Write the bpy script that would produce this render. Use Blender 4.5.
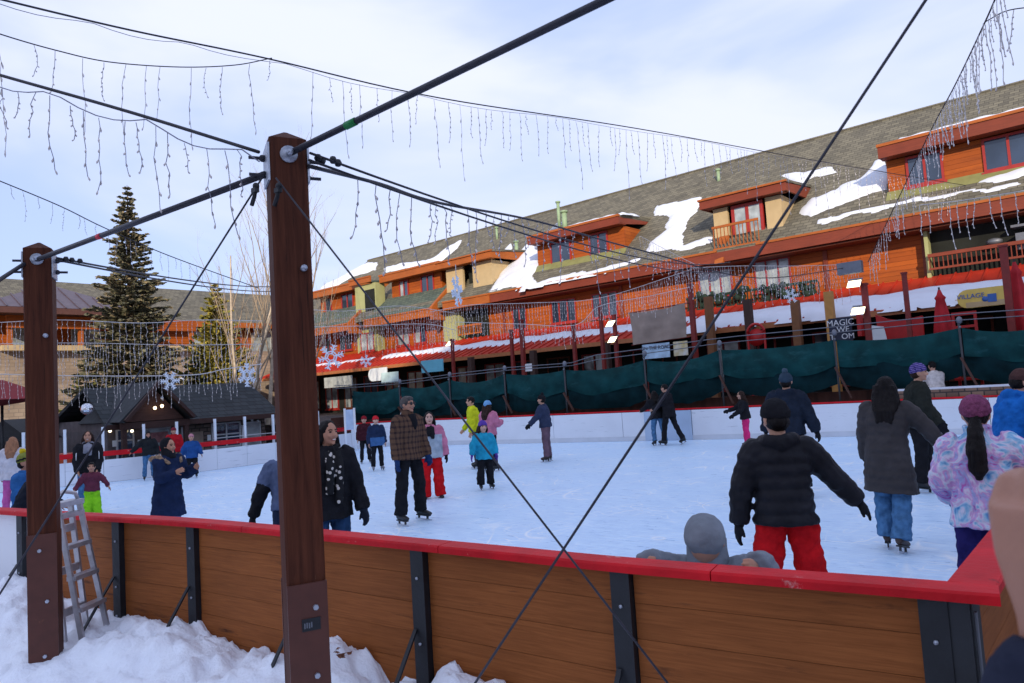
import bpy, bmesh, math, random
import numpy as np
from mathutils import Vector, Matrix, noise as mnoise
random.seed(7)
for o in list(bpy.data.objects): bpy.data.objects.remove(o)
SC = bpy.context.scene
COL = SC.collection
rad = math.radians

# ------------------------------------------------------------------ camera
F = 705.0; ROLL = rad(3.6); PITCH = rad(3.87); YAW = rad(41.3); CH = 1.8
_f = Vector((-math.sin(YAW)*math.cos(PITCH), math.cos(YAW)*math.cos(PITCH), math.sin(PITCH)))
_r0 = Vector((math.cos(YAW), math.sin(YAW), 0)); _u0 = _r0.cross(_f)
CR = _r0*math.cos(ROLL) - _u0*math.sin(ROLL)
CU = _r0*math.sin(ROLL) + _u0*math.cos(ROLL)
CF = _f; CP = Vector((0, 0, CH))
FH = Vector((-math.sin(YAW), math.cos(YAW), 0)); RH = _r0
cd = bpy.data.cameras.new('camera'); cam = bpy.data.objects.new('camera', cd); COL.objects.link(cam)
cd.sensor_width = 36; cd.lens = F/1024*36; cd.clip_start = .05; cd.clip_end = 2000
m3 = Matrix((CR, CU, -CF)).transposed()
cam.matrix_world = Matrix.Translation(CP) @ m3.to_4x4()
cd.dof.use_dof = True; cd.dof.focus_distance = 9.0; cd.dof.aperture_fstop = 7.0
SC.camera = cam
SC.render.resolution_x = 1024; SC.render.resolution_y = 683

# ------------------------------------------------------------------ sky, sun, exposure
SUN_EL = rad(19); SUN_H = Vector((.60, -.80, 0)).normalized()
w = bpy.data.worlds.new('World'); SC.world = w; w.use_nodes = True
nt = w.node_tree; nt.nodes.clear()
N = nt.nodes.new; L = nt.links.new
sky = N('ShaderNodeTexSky'); sky.sky_type = 'NISHITA'; sky.sun_disc = False
sky.sun_elevation = SUN_EL; sky.sun_rotation = math.atan2(SUN_H.x, SUN_H.y); sky.altitude = 1900
sky.air_density = 1.0; sky.dust_density = .6
tc = N('ShaderNodeTexCoord'); mp = N('ShaderNodeMapping')
mp.inputs['Scale'].default_value = (1.1, 1.1, 3.4); mp.inputs['Rotation'].default_value = (0, rad(8), rad(20))
mp.inputs['Location'].default_value = (.33, .5, .1)
nz = N('ShaderNodeTexNoise'); nz.inputs['Scale'].default_value = 1.15; nz.inputs['Detail'].default_value = 5; nz.inputs['Roughness'].default_value = .5
nz.inputs['Distortion'].default_value = .5
cr = N('ShaderNodeValToRGB'); cr.color_ramp.elements[0].position = .36; cr.color_ramp.elements[1].position = .66
cr.color_ramp.interpolation = 'EASE'
cr.color_ramp.elements[0].color = (.0,)*3+(1,); cr.color_ramp.elements[1].color = (1.,)*3+(1,)
mx = N('ShaderNodeMix'); mx.data_type = 'RGBA'
bg = N('ShaderNodeBackground'); bg.inputs['Strength'].default_value = .135
wo = N('ShaderNodeOutputWorld')
L(tc.outputs['Generated'], mp.inputs['Vector']); L(mp.outputs[0], nz.inputs['Vector']); L(nz.outputs['Fac'], cr.inputs['Fac'])
thin = N('ShaderNodeMix'); thin.data_type = 'RGBA'; thin.inputs[0].default_value = .74; thin.inputs[7].default_value = (4.3, 5.25, 8.3, 1)   # thin high haze over the blue
L(sky.outputs[0], thin.inputs[6]); L(thin.outputs[2], mx.inputs[6])
L(cr.outputs['Color'], mx.inputs['Factor']); mx.inputs[7].default_value = (6.0, 6.35, 7.9, 1)
L(mx.outputs[2], bg.inputs['Color']); L(bg.outputs[0], wo.inputs['Surface'])
sd = bpy.data.lights.new('sun', 'SUN'); sun = bpy.data.objects.new('sun', sd); COL.objects.link(sun)
sd.energy = 3.9; sd.angle = rad(.5); sd.color = (1, .86, .66)
sv = Vector((SUN_H.x*math.cos(SUN_EL), SUN_H.y*math.cos(SUN_EL), math.sin(SUN_EL)))
sun.rotation_euler = sv.to_track_quat('Z', 'Y').to_euler(); sun.location = (0, -5, 40)
SC.view_settings.view_transform = 'Standard'; SC.view_settings.look = 'None'
SC.view_settings.exposure = 0.15; SC.view_settings.gamma = 1

# ------------------------------------------------------------------ pixel helpers
def ray(x, y): return CR*((x-512)/F) - CU*((y-341.5)/F) + CF
def atz(x, y, z): d = ray(x, y); return CP + d*((z-CH)/d.z)
def aty(x, y, Y): d = ray(x, y); return CP + d*(Y/d.y)
def atx(x, y, X): d = ray(x, y); return CP + d*(X/d.x)
def atd(x, y, D): return CP + ray(x, y)*D
def hor(x): return 389.3 - .0629*(x-512)

# ------------------------------------------------------------------ materials
MATS = {}
def mat(name, col, rough=.6, var=.12, vs=6., bump=0., bs=60., metal=0., st=(1, 1, 1), spec=.4, emit=0, coat=0., col2=None, sheen=0., alpha=1., trans=0., detail=4):
    if name in MATS: return MATS[name]
    m = bpy.data.materials.new(name); m.use_nodes = True
    nt = m.node_tree; b = nt.nodes['Principled BSDF']; N = nt.nodes.new; L = nt.links.new
    b.inputs['Roughness'].default_value = rough; b.inputs['Metallic'].default_value = metal
    b.inputs['Specular IOR Level'].default_value = spec
    if coat: b.inputs['Coat Weight'].default_value = coat
    if sheen: b.inputs['Sheen Weight'].default_value = sheen
    if trans: b.inputs['Transmission Weight'].default_value = trans
    if alpha < 1: b.inputs['Alpha'].default_value = alpha
    if emit:
        b.inputs['Emission Color'].default_value = (*col, 1); b.inputs['Emission Strength'].default_value = emit
    tc = N('ShaderNodeTexCoord'); mp = N('ShaderNodeMapping'); mp.inputs['Scale'].default_value = st
    L(tc.outputs['Object'], mp.inputs[0])
    n = N('ShaderNodeTexNoise'); n.inputs['Scale'].default_value = vs; n.inputs['Detail'].default_value = detail
    L(mp.outputs[0], n.inputs['Vector'])
    r = N('ShaderNodeValToRGB'); r.color_ramp.elements[0].position = .3; r.color_ramp.elements[1].position = .7
    c2 = col2 if col2 else tuple(min(1, c*(1+var)) for c in col)
    c1 = tuple(c*(1-var) for c in col) if not col2 else col
    r.color_ramp.elements[0].color = (*c1, 1); r.color_ramp.elements[1].color = (*c2, 1)
    L(n.outputs['Fac'], r.inputs[0]); L(r.outputs[0], b.inputs['Base Color'])
    if bump:
        n2 = N('ShaderNodeTexNoise'); n2.inputs['Scale'].default_value = bs; n2.inputs['Detail'].default_value = 3
        L(mp.outputs[0], n2.inputs['Vector'])
        bp = N('ShaderNodeBump'); bp.inputs['Strength'].default_value = bump; bp.inputs['Distance'].default_value = .02
        L(n2.outputs['Fac'], bp.inputs['Height']); L(bp.outputs[0], b.inputs['Normal'])
    MATS[name] = m
    return m
def node_of(m, t): return [n for n in m.node_tree.nodes if n.bl_idname == t]
def brick_mat(name, c1, c2, cm, scale, bw, rh, mort, vecmap, rough=.85, bump=.5, mottle=.25):
    """brick pattern on object coords; vecmap picks axes, e.g. 'xz'"""
    m = bpy.data.materials.new(name); m.use_nodes = True
    nt = m.node_tree; b = nt.nodes['Principled BSDF']; N = nt.nodes.new; L = nt.links.new
    b.inputs['Roughness'].default_value = rough; b.inputs['Specular IOR Level'].default_value = .25
    tc = N('ShaderNodeTexCoord'); s = N('ShaderNodeSeparateXYZ'); c = N('ShaderNodeCombineXYZ')
    L(tc.outputs['Object'], s.inputs[0])
    L(s.outputs['XYZ'.index(vecmap[0].upper())], c.inputs[0]); L(s.outputs['XYZ'.index(vecmap[1].upper())], c.inputs[1])
    t = N('ShaderNodeTexBrick'); t.inputs['Scale'].default_value = scale
    t.inputs['Brick Width'].default_value = bw; t.inputs['Row Height'].default_value = rh; t.inputs['Mortar Size'].default_value = mort
    t.inputs['Color1'].default_value = (*c1, 1); t.inputs['Color2'].default_value = (*c2, 1); t.inputs['Mortar'].default_value = (*cm, 1)
    L(c.outputs[0], t.inputs['Vector'])
    n = N('ShaderNodeTexNoise'); n.inputs['Scale'].default_value = .9; n.inputs['Detail'].default_value = 6
    L(tc.outputs['Object'], n.inputs['Vector'])
    mr = N('ShaderNodeMapRange'); mr.inputs[3].default_value = 1-mottle; mr.inputs[4].default_value = 1+mottle
    L(n.outputs['Fac'], mr.inputs[0])
    mx = N('ShaderNodeMix'); mx.data_type = 'RGBA'; mx.blend_type = 'MULTIPLY'; mx.inputs[0].default_value = 1
    L(t.outputs['Color'], mx.inputs[6]); L(mr.outputs[0], mx.inputs[7]); L(mx.outputs[2], b.inputs['Base Color'])
    bp = N('ShaderNodeBump'); bp.inputs['Strength'].default_value = bump; bp.inputs['Distance'].default_value = .03; bp.invert = True
    L(t.outputs['Fac'], bp.inputs['Height']); L(bp.outputs[0], b.inputs['Normal'])
    MATS[name] = m
    return m
def grain_mat(name, c1, c2, rough, st, sc=3., bump=.25, spec=.35, knots=.0):
    """wood grain: stretched distorted noise"""
    m = bpy.data.materials.new(name); m.use_nodes = True
    nt = m.node_tree; b = nt.nodes['Principled BSDF']; N = nt.nodes.new; L = nt.links.new
    b.inputs['Roughness'].default_value = rough; b.inputs['Specular IOR Level'].default_value = spec
    tc = N('ShaderNodeTexCoord'); mp = N('ShaderNodeMapping'); mp.inputs['Scale'].default_value = st
    oi = N('ShaderNodeObjectInfo'); ad = N('ShaderNodeVectorMath'); ad.operation = 'ADD'
    sc_ = N('ShaderNodeMath'); sc_.operation = 'MULTIPLY'; sc_.inputs[1].default_value = 37.
    L(oi.outputs['Random'], sc_.inputs[0]); L(tc.outputs['Object'], ad.inputs[0]); L(sc_.outputs[0], ad.inputs[1])
    L(ad.outputs[0], mp.inputs[0])
    n = N('ShaderNodeTexNoise'); n.inputs['Scale'].default_value = sc; n.inputs['Detail'].default_value = 7; n.inputs['Roughness'].default_value = .65; n.inputs['Distortion'].default_value = .6
    L(mp.outputs[0], n.inputs['Vector'])
    n3 = N('ShaderNodeTexNoise'); n3.inputs['Scale'].default_value = 1.3; n3.inputs['Detail'].default_value = 3
    L(ad.outputs[0], n3.inputs['Vector'])
    r = N('ShaderNodeValToRGB'); r.color_ramp.elements[0].position = .32; r.color_ramp.elements[1].position = .68
    r.color_ramp.elements[0].color = (*c1, 1); r.color_ramp.elements[1].color = (*c2, 1)
    L(n.outputs['Fac'], r.inputs[0])
    mr = N('ShaderNodeMapRange'); mr.inputs[3].default_value = .72; mr.inputs[4].default_value = 1.25
    L(n3.outputs['Fac'], mr.inputs[0])
    mx = N('ShaderNodeMix'); mx.data_type = 'RGBA'; mx.blend_type = 'MULTIPLY'; mx.inputs[0].default_value = 1
    L(r.outputs[0], mx.inputs[6]); L(mr.outputs[0], mx.inputs[7]); L(mx.outputs[2], b.inputs['Base Color'])
    bp = N('ShaderNodeBump'); bp.inputs['Strength'].default_value = bump; bp.inputs['Distance'].default_value = .006
    L(n.outputs['Fac'], bp.inputs['Height']); L(bp.outputs[0], b.inputs['Normal'])
    MATS[name] = m
    return m

snow_m = mat('snow', (.86, .90, .98), .6, .04, 5, .45, 38, spec=.25)
snowr_m = mat('roof_snow', (.68, .71, .78), .6, .03, 1.5, .3, 9, spec=.25)
brown_post = grain_mat('stained_timber', (.045, .012, .006), (.105, .031, .015), .65, (14, 14, .8), 2.4, .5, .15)
panel_m = grain_mat('barrier_wood', (.215, .066, .017), (.325, .106, .029), .65, (1.6, 1.6, 42), 2.0, .2, .15)
red_m = mat('red_cap_paint', (.55, .006, .013), .55, .18, 5, .2, 30, spec=.2)
black_m = mat('black_steel', (.012, .014, .018), .5, .3, 6, .1, 40)
cable_m = mat('black_cable', (.02, .02, .028), .5, .2, 20)
rod_m = mat('steel_rod', (.035, .035, .048), .5, .2, 20, metal=.3)
steel_m = mat('galvanised_steel', (.42, .45, .52), .45, .25, 30, metal=.75)
alu_m = mat('aluminium', (.50, .49, .52), .42, .12, 20, metal=.7)
rustplate_m = mat('painted_plate', (.088, .026, .017), .5, .12, 12)
white_board = mat('white_board', (.74, .76, .80), .42, .05, 1.2, .05, 12)
shingle_m = brick_mat('roof_shingle', (.190, .172, .125), (.115, .105, .080), (.055, .050, .040), 1, .34, .15, .010, 'xz')
shingle_y = brick_mat('roof_shingle_side', (.190, .172, .125), (.115, .105, .080), (.055, .050, .040), 1, .34, .15, .010, 'yz')
dark_shingle = brick_mat('dark_shingle', (.026, .032, .036), (.042, .048, .052), (.014, .016, .018), 1, .3, .14, .012, 'yz', mottle=.3)
green_shingle = brick_mat('green_shingle', (.12, .15, .115), (.075, .10, .085), (.04, .05, .045), 1, .32, .15, .012, 'xz')
orange_m = brick_mat('orange_cladding', (.42, .094, .011), (.31, .066, .009), (.15, .028, .006), 1, 30., .17, .005, 'xz', rough=.6, bump=.5, mottle=.2)
orange_side = brick_mat('orange_cladding_side', (.42, .100, .012), (.31, .070, .009), (.15, .028, .006), 1, 30., .17, .005, 'yz', rough=.6, bump=.5, mottle=.2)
fascia_red = grain_mat('brown_red_fascia', (.165, .030, .013), (.225, .042, .017), .55, (.6, .6, 9), 3, .1)
fascia_or = grain_mat('orange_fascia', (.31, .078, .012), (.42, .112, .017), .55, (.6, .6, 9), 3, .1)
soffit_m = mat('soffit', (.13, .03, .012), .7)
cream_m = mat('cream_render', (.50, .37, .20), .8, .06, 3)
ygreen_m = mat('yellow_green_render', (.36, .37, .17), .8, .06, 3)
flash_m = mat('green_flashing', (.22, .22, .085), .6, .15, 3)
redframe_m = mat('red_window_frame', (.33, .025, .02), .45, .1, 5)
glass_m = mat('window_glass', (.025, .04, .075), .06, .5, .6, spec=.9)
glass_l = mat('curtained_glass', (.30, .34, .36), .12, .5, 2.2, spec=.8)
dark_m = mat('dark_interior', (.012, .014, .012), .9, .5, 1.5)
canopy_m = mat('red_canopy', (.42, .032, .016), .45, .15, 2, .05, 20)
tarp_m = mat('green_tarp', (.004, .042, .044), .7, .35, 2.5, .35, 7, spec=.12)
redpost_m = mat('red_steel_post', (.20, .018, .014), .5, .2, 6)
pipe_m = mat('grey_pipe', (.16, .17, .20), .5, .1, 8, metal=.4)
wirew_m = mat('pale_light_wire', (.62, .58, .56), .7, .15, 9)
bulb_m = mat('icicle_bulb', (.74, .66, .62), .4, .2, 9)
wired_m = mat('dark_light_wire', (.26, .26, .32), .6, .2, 9)
stone_m = brick_mat('stone_wall', (.36, .28, .21), (.29, .22, .165), (.24, .19, .15), 1, .42, .2, .02, 'yz', mottle=.55, bump=.25)
bark_m = mat('bark', (.075, .05, .035), .9, .35, 8, .8, 30)
birch_m = mat('pale_bark', (.46, .37, .27), .85, .3, 5, .3, 30)
pave_m = mat('wet_paving', (.13, .13, .15), .55, .35, .5, .2, 10)
bluesign_m = mat('light_blue_sign', (.17, .55, .72), .5, .06, 3)
whitesign_m = mat('white_sign', (.72, .76, .80), .5, .05, 3)
lamp_m = mat('lit_lamp', (1, .82, .5), .4, 0, emit=4.0)
warm_bulb = mat('warm_bulb', (1, .75, .42), .4, 0, emit=5)
yellow_m = mat('yellow_sign', (.72, .52, .12), .5, .12, 4)
blued_m = mat('blue_paint', (.04, .13, .42), .5, .1, 4)
text_m = mat('dark_lettering', (.02, .02, .05), .6, .1, 4)

def wear(m, col, scale, lo, hi, st=(1, 1, 1), det=8):
    """scuffs and chips: mixes a worn colour in where a fine noise peaks"""
    nt = m.node_tree; N = nt.nodes.new; L = nt.links.new; b = nt.nodes['Principled BSDF']; src = b.inputs['Base Color'].links[0].from_socket
    tc = N('ShaderNodeTexCoord'); mp = N('ShaderNodeMapping'); mp.inputs['Scale'].default_value = st; n = N('ShaderNodeTexNoise'); n.inputs['Scale'].default_value = scale; n.inputs['Detail'].default_value = det; n.inputs['Roughness'].default_value = .7
    r = N('ShaderNodeMapRange'); r.inputs[1].default_value = lo; r.inputs[2].default_value = hi; x = N('ShaderNodeMix'); x.data_type = 'RGBA'
    L(tc.outputs['Object'], mp.inputs[0]); L(mp.outputs[0], n.inputs['Vector']); L(n.outputs['Fac'], r.inputs[0]); L(r.outputs[0], x.inputs[0]); L(src, x.inputs[6]); x.inputs[7].default_value = (*col, 1); L(x.outputs[2], b.inputs['Base Color'])
wear(red_m, (.60, .25, .23), 5.5, .63, .69); wear(red_m, (.16, .02, .02), 9, .66, .72)
wear(panel_m, (.50, .36, .26), 4.2, .70, .73); wear(panel_m, (.07, .025, .012), 2.4, .60, .72, (.6, .6, 5))
wear(white_board, (.36, .38, .42), 3.0, .60, .70, (.5, .5, 7)); wear(white_board, (.12, .12, .14), 6, .72, .74, (.4, .4, 5))
wear(brown_post, (.022, .008, .005), 3.2, .60, .66, (9, 9, .35)); wear(brown_post, (.20, .10, .06), 3.4, .70, .74, (6, 6, .6))
wear(tarp_m, (.02, .085, .09), 1.6, .55, .75, (1, 1, 2.5)); wear(rustplate_m, (.17, .06, .03), 8, .64, .72)
wear(orange_m, (.20, .045, .010), 1.3, .50, .75, (.5, .5, 3)); wear(black_m, (.10, .10, .11), 9, .66, .70, (1, 1, .4))
# ------------------------------------------------------------------ mesh builder
class MB:
    def __init__(s): s.v = []; s.f = []; s.mi = []; s.sm = []
    def add(s, vs, fs, mi=0, smooth=False):
        b = len(s.v); s.v += [tuple(v) for v in vs]
        for f in fs: s.f.append([i+b for i in f]); s.mi.append(mi); s.sm.append(smooth)
        return s
    def box(s, x0, x1, y0, y1, z0, z1, mi=0):
        vs = [(x, y, z) for z in (z0, z1) for y in (y0, y1) for x in (x0, x1)]
        return s.add(vs, [(0, 2, 3, 1), (4, 5, 7, 6), (0, 1, 5, 4), (2, 6, 7, 3), (0, 4, 6, 2), (1, 3, 7, 5)], mi)
    def obox(s, c, ax, ay, az, hx, hy, hz, mi=0, taper=1.):
        c = Vector(c); vs = []
        for k in (-1, 1):
            t = taper if k > 0 else 1
            for j in (-1, 1):
                for i in (-1, 1): vs.append(c + ax*(i*hx*t) + ay*(j*hy*t) + az*(k*hz))
        return s.add(vs, [(0, 2, 3, 1), (4, 5, 7, 6), (0, 1, 5, 4), (2, 6, 7, 3), (0, 4, 6, 2), (1, 3, 7, 5)], mi)
    def bar(s, a, b, w, h=None, up=(0, 0, 1), mi=0):
        a = Vector(a); b = Vector(b); d = (b-a); n = d.length
        if n < 1e-6: return s
        d /= n; up = Vector(up)
        x = d.cross(up)
        if x.length < 1e-3: x = d.cross(Vector((1, 0, 0)))
        x.normalize(); y = x.cross(d)
        return s.obox((a+b)/2, x, y, d, w/2, (h or w)/2, n/2, mi)
    def prism(s, poly, off, mi=0):
        """poly: list of 3d points; extruded by vector off"""
        off = Vector(off); p = [Vector(q) for q in poly]; n = len(p)
        vs = p + [q+off for q in p]
        fs = [list(range(n))[::-1], [i+n for i in range(n)]] + [(i, (i+1) % n, (i+1) % n+n, i+n) for i in range(n)]
        return s.add(vs, fs, mi)
    def tube(s, pts, r, n=8, mi=0, caps=True, smooth=True):
        pts = [Vector(p) for p in pts]; k = len(pts)
        rs = list(r) if hasattr(r, '__len__') else [r]*k
        vs = []; prev = None
        for i, p in enumerate(pts):
            d = (pts[min(i+1, k-1)] - pts[max(i-1, 0)])
            if d.length < 1e-9: d = Vector((0, 0, 1))
            d.normalize()
            if prev is None:
                x = d.orthogonal().normalized()
            else:
                x = prev - d*prev.dot(d)
                if x.length < 1e-6: x = d.orthogonal()
                x.normalize()
            prev = x; y = d.cross(x)
            for j in range(n):
                a = 2*math.pi*j/n; vs.append(p + (x*math.cos(a)+y*math.sin(a))*rs[i])
        fs = [(i*n+j, i*n+(j+1) % n, (i+1)*n+(j+1) % n, (i+1)*n+j) for i in range(k-1) for j in range(n)]
        if caps: fs += [list(range(n))[::-1], [(k-1)*n+j for j in range(n)]]
        return s.add(vs, fs, mi, smooth)
    def loft(s, rings, mi=0, smooth=True, closed_ends=True):
        n = len(rings[0]); vs = [p for r in rings for p in r]; k = len(rings)
        fs = [(i*n+j, i*n+(j+1) % n, (i+1)*n+(j+1) % n, (i+1)*n+j) for i in range(k-1) for j in range(n)]
        if closed_ends: fs += [list(range(n))[::-1], [(k-1)*n+j for j in range(n)]]
        return s.add(vs, fs, mi, smooth)
    def ball(s, c, rx, ry=None, rz=None, n=12, m=8, mi=0, rot=None):
        ry = ry or rx; rz = rz or rx; c = Vector(c); rings = []
        for i in range(m+1):
            t = -math.pi/2 + math.pi*i/m
            ct = max(math.cos(t), .02)
            ring = []
            for j in range(n):
                a = 2*math.pi*j/n; p = Vector((rx*ct*math.cos(a), ry*ct*math.sin(a), rz*math.sin(t)))
                if rot is not None: p = rot @ p
                ring.append(c+p)
            rings.append(ring)
        return s.loft(rings, mi)
    def mesh(s, name, mats, smooth=None):
        me = bpy.data.meshes.new(name); me.from_pydata(s.v, [], s.f)
        for m in (mats if isinstance(mats, (list, tuple)) else [mats]): me.materials.append(m)
        me.polygons.foreach_set('material_index', s.mi)
        me.polygons.foreach_set('use_smooth', s.sm if smooth is None else [smooth]*len(s.f))
        me.update()
        return me
    def obj(s, name, mats, parent=None, smooth=None):
        return link(name, s.mesh(name, mats, smooth), parent)
def link(name, data, parent=None):
    o = bpy.data.objects.new(name, data); COL.objects.link(o)
    if parent is not None: o.parent = parent
    return o
def fixn(o):
    bm = bmesh.new(); bm.from_mesh(o.data); bmesh.ops.recalc_face_normals(bm, faces=bm.faces); bm.to_mesh(o.data); bm.free(); return o
def tag(o, label=None, cat=None, group=None, kind=None):
    if label: o['label'] = label
    if cat: o['category'] = cat
    if group: o['group'] = group
    if kind: o['kind'] = kind
    return o
def thing(name, label, cat, loc=(0, 0, 0), rz=0., group=None):
    o = link(name, None); o.location = loc; o.rotation_euler = (0, 0, rz)
    o.empty_display_size = .1
    return tag(o, label, cat, group)
def struct(o, label=None): return tag(o, label, None, None, 'structure')
def text_mesh(body, size, m, align='CENTER', ext=.006):
    c = bpy.data.curves.new('lettering', 'FONT'); c.body = body; c.size = size; c.align_x = align; c.align_y = 'CENTER'; c.extrude = ext; c.space_line = .85
    o = bpy.data.objects.new('tmp', c); COL.objects.link(o)
    dg = bpy.context.evaluated_depsgraph_get(); me = bpy.data.meshes.new_from_object(o.evaluated_get(dg))
    bpy.data.objects.remove(o); me.materials.clear(); me.materials.append(m)
    return me
def nz3(x, y, z, s=1.): return mnoise.noise(Vector((x*s, y*s, z*s)))
def catmull(pts, n):
    pts = [Vector(p) for p in pts]; P = [pts[0]*2-pts[1]] + pts + [pts[-1]*2-pts[-2]]; out = []
    for i in range(1, len(P)-2):
        for k in range(n):
            t = k/n; a, b, c, d = P[i-1:i+3]
            out.append(.5*((2*b) + (c-a)*t + (2*a-5*b+4*c-d)*t*t + (3*b-a-3*c+d)*t**3))
    return out + [pts[-1]]
# ------------------------------------------------------------------ ground and ice
GZ = -.5
CAP = .93
NEARP = [atz(x, y, CAP) for x, y in [(-330, 494), (-160, 500), (0, 507), (79, 511.5), (185, 517), (260, 523), (480, 543), (620, 556), (762, 567), (900, 577), (946, 580.5)]]
NEARP = [Vector((p.x, p.y, 0)) for p in NEARP]
NC = NEARP[-1]                                            # near right corner (inner cap edge)
NEARC = catmull(NEARP, 12)
RIGHTP = [NC, Vector((-.62, 12, 0)), Vector((-.6, 20.9, 0))]
FARP = [Vector(p) for p in [(-.6, 20.9, 0), (-5.8, 19.9, 0), (-11.3, 18.62, 0), (-16.3, 17.5, 0), (-19.6, 16.8, 0), (-21.1, 16.2, 0), (-21.3, 15.2, 0)]]
LEFTP = [Vector(p) for p in [(-21.3, 15.2, 0), (-20.75, 13.4, 0), (-20.45, 11.6, 0), (-20.45, 9.0, 0), (-20.85, 7.05, 0), (-21.5, 5.4, 0), (-22.4, 3.4, 0), (-22.6, 1.0, 0)]]
FARC = catmull(FARP, 6); LEFTC = catmull(LEFTP, 6)
g = MB().add([(-400, -300, GZ), (400, -300, GZ), (400, 500, GZ), (-400, 500, GZ)], [(0, 1, 2, 3)])
struct(g.obj('ground', pave_m))
ice_m = mat('ice', (.66, .76, .87), .33, .05, .8, 0, spec=.5)
def ice_nodes(m):
    nt = m.node_tree; N = nt.nodes.new; L = nt.links.new; b = nt.nodes['Principled BSDF']
    tc = N('ShaderNodeTexCoord'); hs = []
    for rot, sc, w_ in ((.3, (1.2, 14, 1), 1), (1.5, (1.5, 20, 1), .8), (-.6, (2, 26, 1), .6), (0, (6, 6, 6), 1.1)):
        mp = N('ShaderNodeMapping'); mp.inputs['Rotation'].default_value = (0, 0, rot); mp.inputs['Scale'].default_value = sc
        n = N('ShaderNodeTexNoise'); n.inputs['Scale'].default_value = 1.6; n.inputs['Detail'].default_value = 6; n.inputs['Distortion'].default_value = .4
        L(tc.outputs['Object'], mp.inputs[0]); L(mp.outputs[0], n.inputs['Vector']); hs.append(n.outputs['Fac'])
    s = hs[0]
    for h in hs[1:]:
        a = N('ShaderNodeMath'); a.operation = 'ADD'; L(s, a.inputs[0]); L(h, a.inputs[1]); s = a.outputs[0]
    r = N('ShaderNodeMapRange'); r.inputs[1].default_value = 1.5; r.inputs[2].default_value = 2.5; L(s, r.inputs[0])
    c = N('ShaderNodeValToRGB'); c.color_ramp.elements[0].color = (.46, .68, .95, 1); c.color_ramp.elements[1].color = (.70, .86, 1.0, 1)
    L(r.outputs[0], c.inputs[0]); L(c.outputs[0], b.inputs['Base Color'])
    lines = None
    for rot, sc_, th_ in ((.4, (.30, .9, 1), .010), (-.5, (.5, .22, 1), .010), (1.2, (.7, 1.1, 1), .008), (2.2, (.4, 1.6, 1), .010)):
        mp = N('ShaderNodeMapping'); mp.inputs['Rotation'].default_value = (0, 0, rot); mp.inputs['Scale'].default_value = sc_; mp.inputs['Location'].default_value = (rot*7, rot*3, 0)
        n = N('ShaderNodeTexNoise'); n.inputs['Scale'].default_value = 1.5; n.inputs['Detail'].default_value = 1.5; n.inputs['Distortion'].default_value = .3
        L(tc.outputs['Object'], mp.inputs[0]); L(mp.outputs[0], n.inputs['Vector'])
        mu = N('ShaderNodeMath'); mu.operation = 'MULTIPLY'; mu.inputs[1].default_value = 9.; L(n.outputs['Fac'], mu.inputs[0])
        fr = N('ShaderNodeMath'); fr.operation = 'PINGPONG'; fr.inputs[1].default_value = .5; L(mu.outputs[0], fr.inputs[0])
        lt = N('ShaderNodeMapRange'); lt.inputs[1].default_value = 0; lt.inputs[2].default_value = th_*5; lt.inputs[3].default_value = 1; lt.inputs[4].default_value = 0; L(fr.outputs[0], lt.inputs[0])
        if lines is None: lines = lt.outputs[0]
        else:
            mm = N('ShaderNodeMath'); mm.operation = 'MAXIMUM'; L(lines, mm.inputs[0]); L(lt.outputs[0], mm.inputs[1]); lines = mm.outputs[0]
    brk = N('ShaderNodeTexNoise'); brk.inputs['Scale'].default_value = 1.1; brk.inputs['Detail'].default_value = 4; L(tc.outputs['Object'], brk.inputs['Vector'])
    bm_ = N('ShaderNodeMapRange'); bm_.inputs[1].default_value = .45; bm_.inputs[2].default_value = .65; L(brk.outputs['Fac'], bm_.inputs[0])
    ml = N('ShaderNodeMath'); ml.operation = 'MULTIPLY'; L(lines, ml.inputs[0]); L(bm_.outputs[0], ml.inputs[1])
    mc = N('ShaderNodeMix'); mc.data_type = 'RGBA'; L(ml.outputs[0], mc.inputs[0]); L(c.outputs[0], mc.inputs[6]); mc.inputs[7].default_value = (.93, .97, 1, 1); L(mc.outputs[2], b.inputs['Base Color'])
    r2 = N('ShaderNodeMapRange'); r2.inputs[3].default_value = .22; r2.inputs[4].default_value = .62; L(r.outputs[0], r2.inputs[0]); L(r2.outputs[0], b.inputs['Roughness'])
    bp = N('ShaderNodeBump'); bp.inputs['Strength'].default_value = .35; bp.inputs['Distance'].default_value = .015
    L(s, bp.inputs['Height']); L(bp.outputs[0], b.inputs['Normal'])
ice_nodes(ice_m)
ring = NEARC + [RIGHTP[1], RIGHTP[2]] + FARC[1:] + LEFTC[1:] + [Vector((-21.5, -.6, 0)), Vector((-19, -1.2, 0))]
struct(fixn(MB().prism([(p.x, p.y, GZ) for p in ring], (0, 0, -GZ)).obj('ice_rink', ice_m)))

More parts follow.
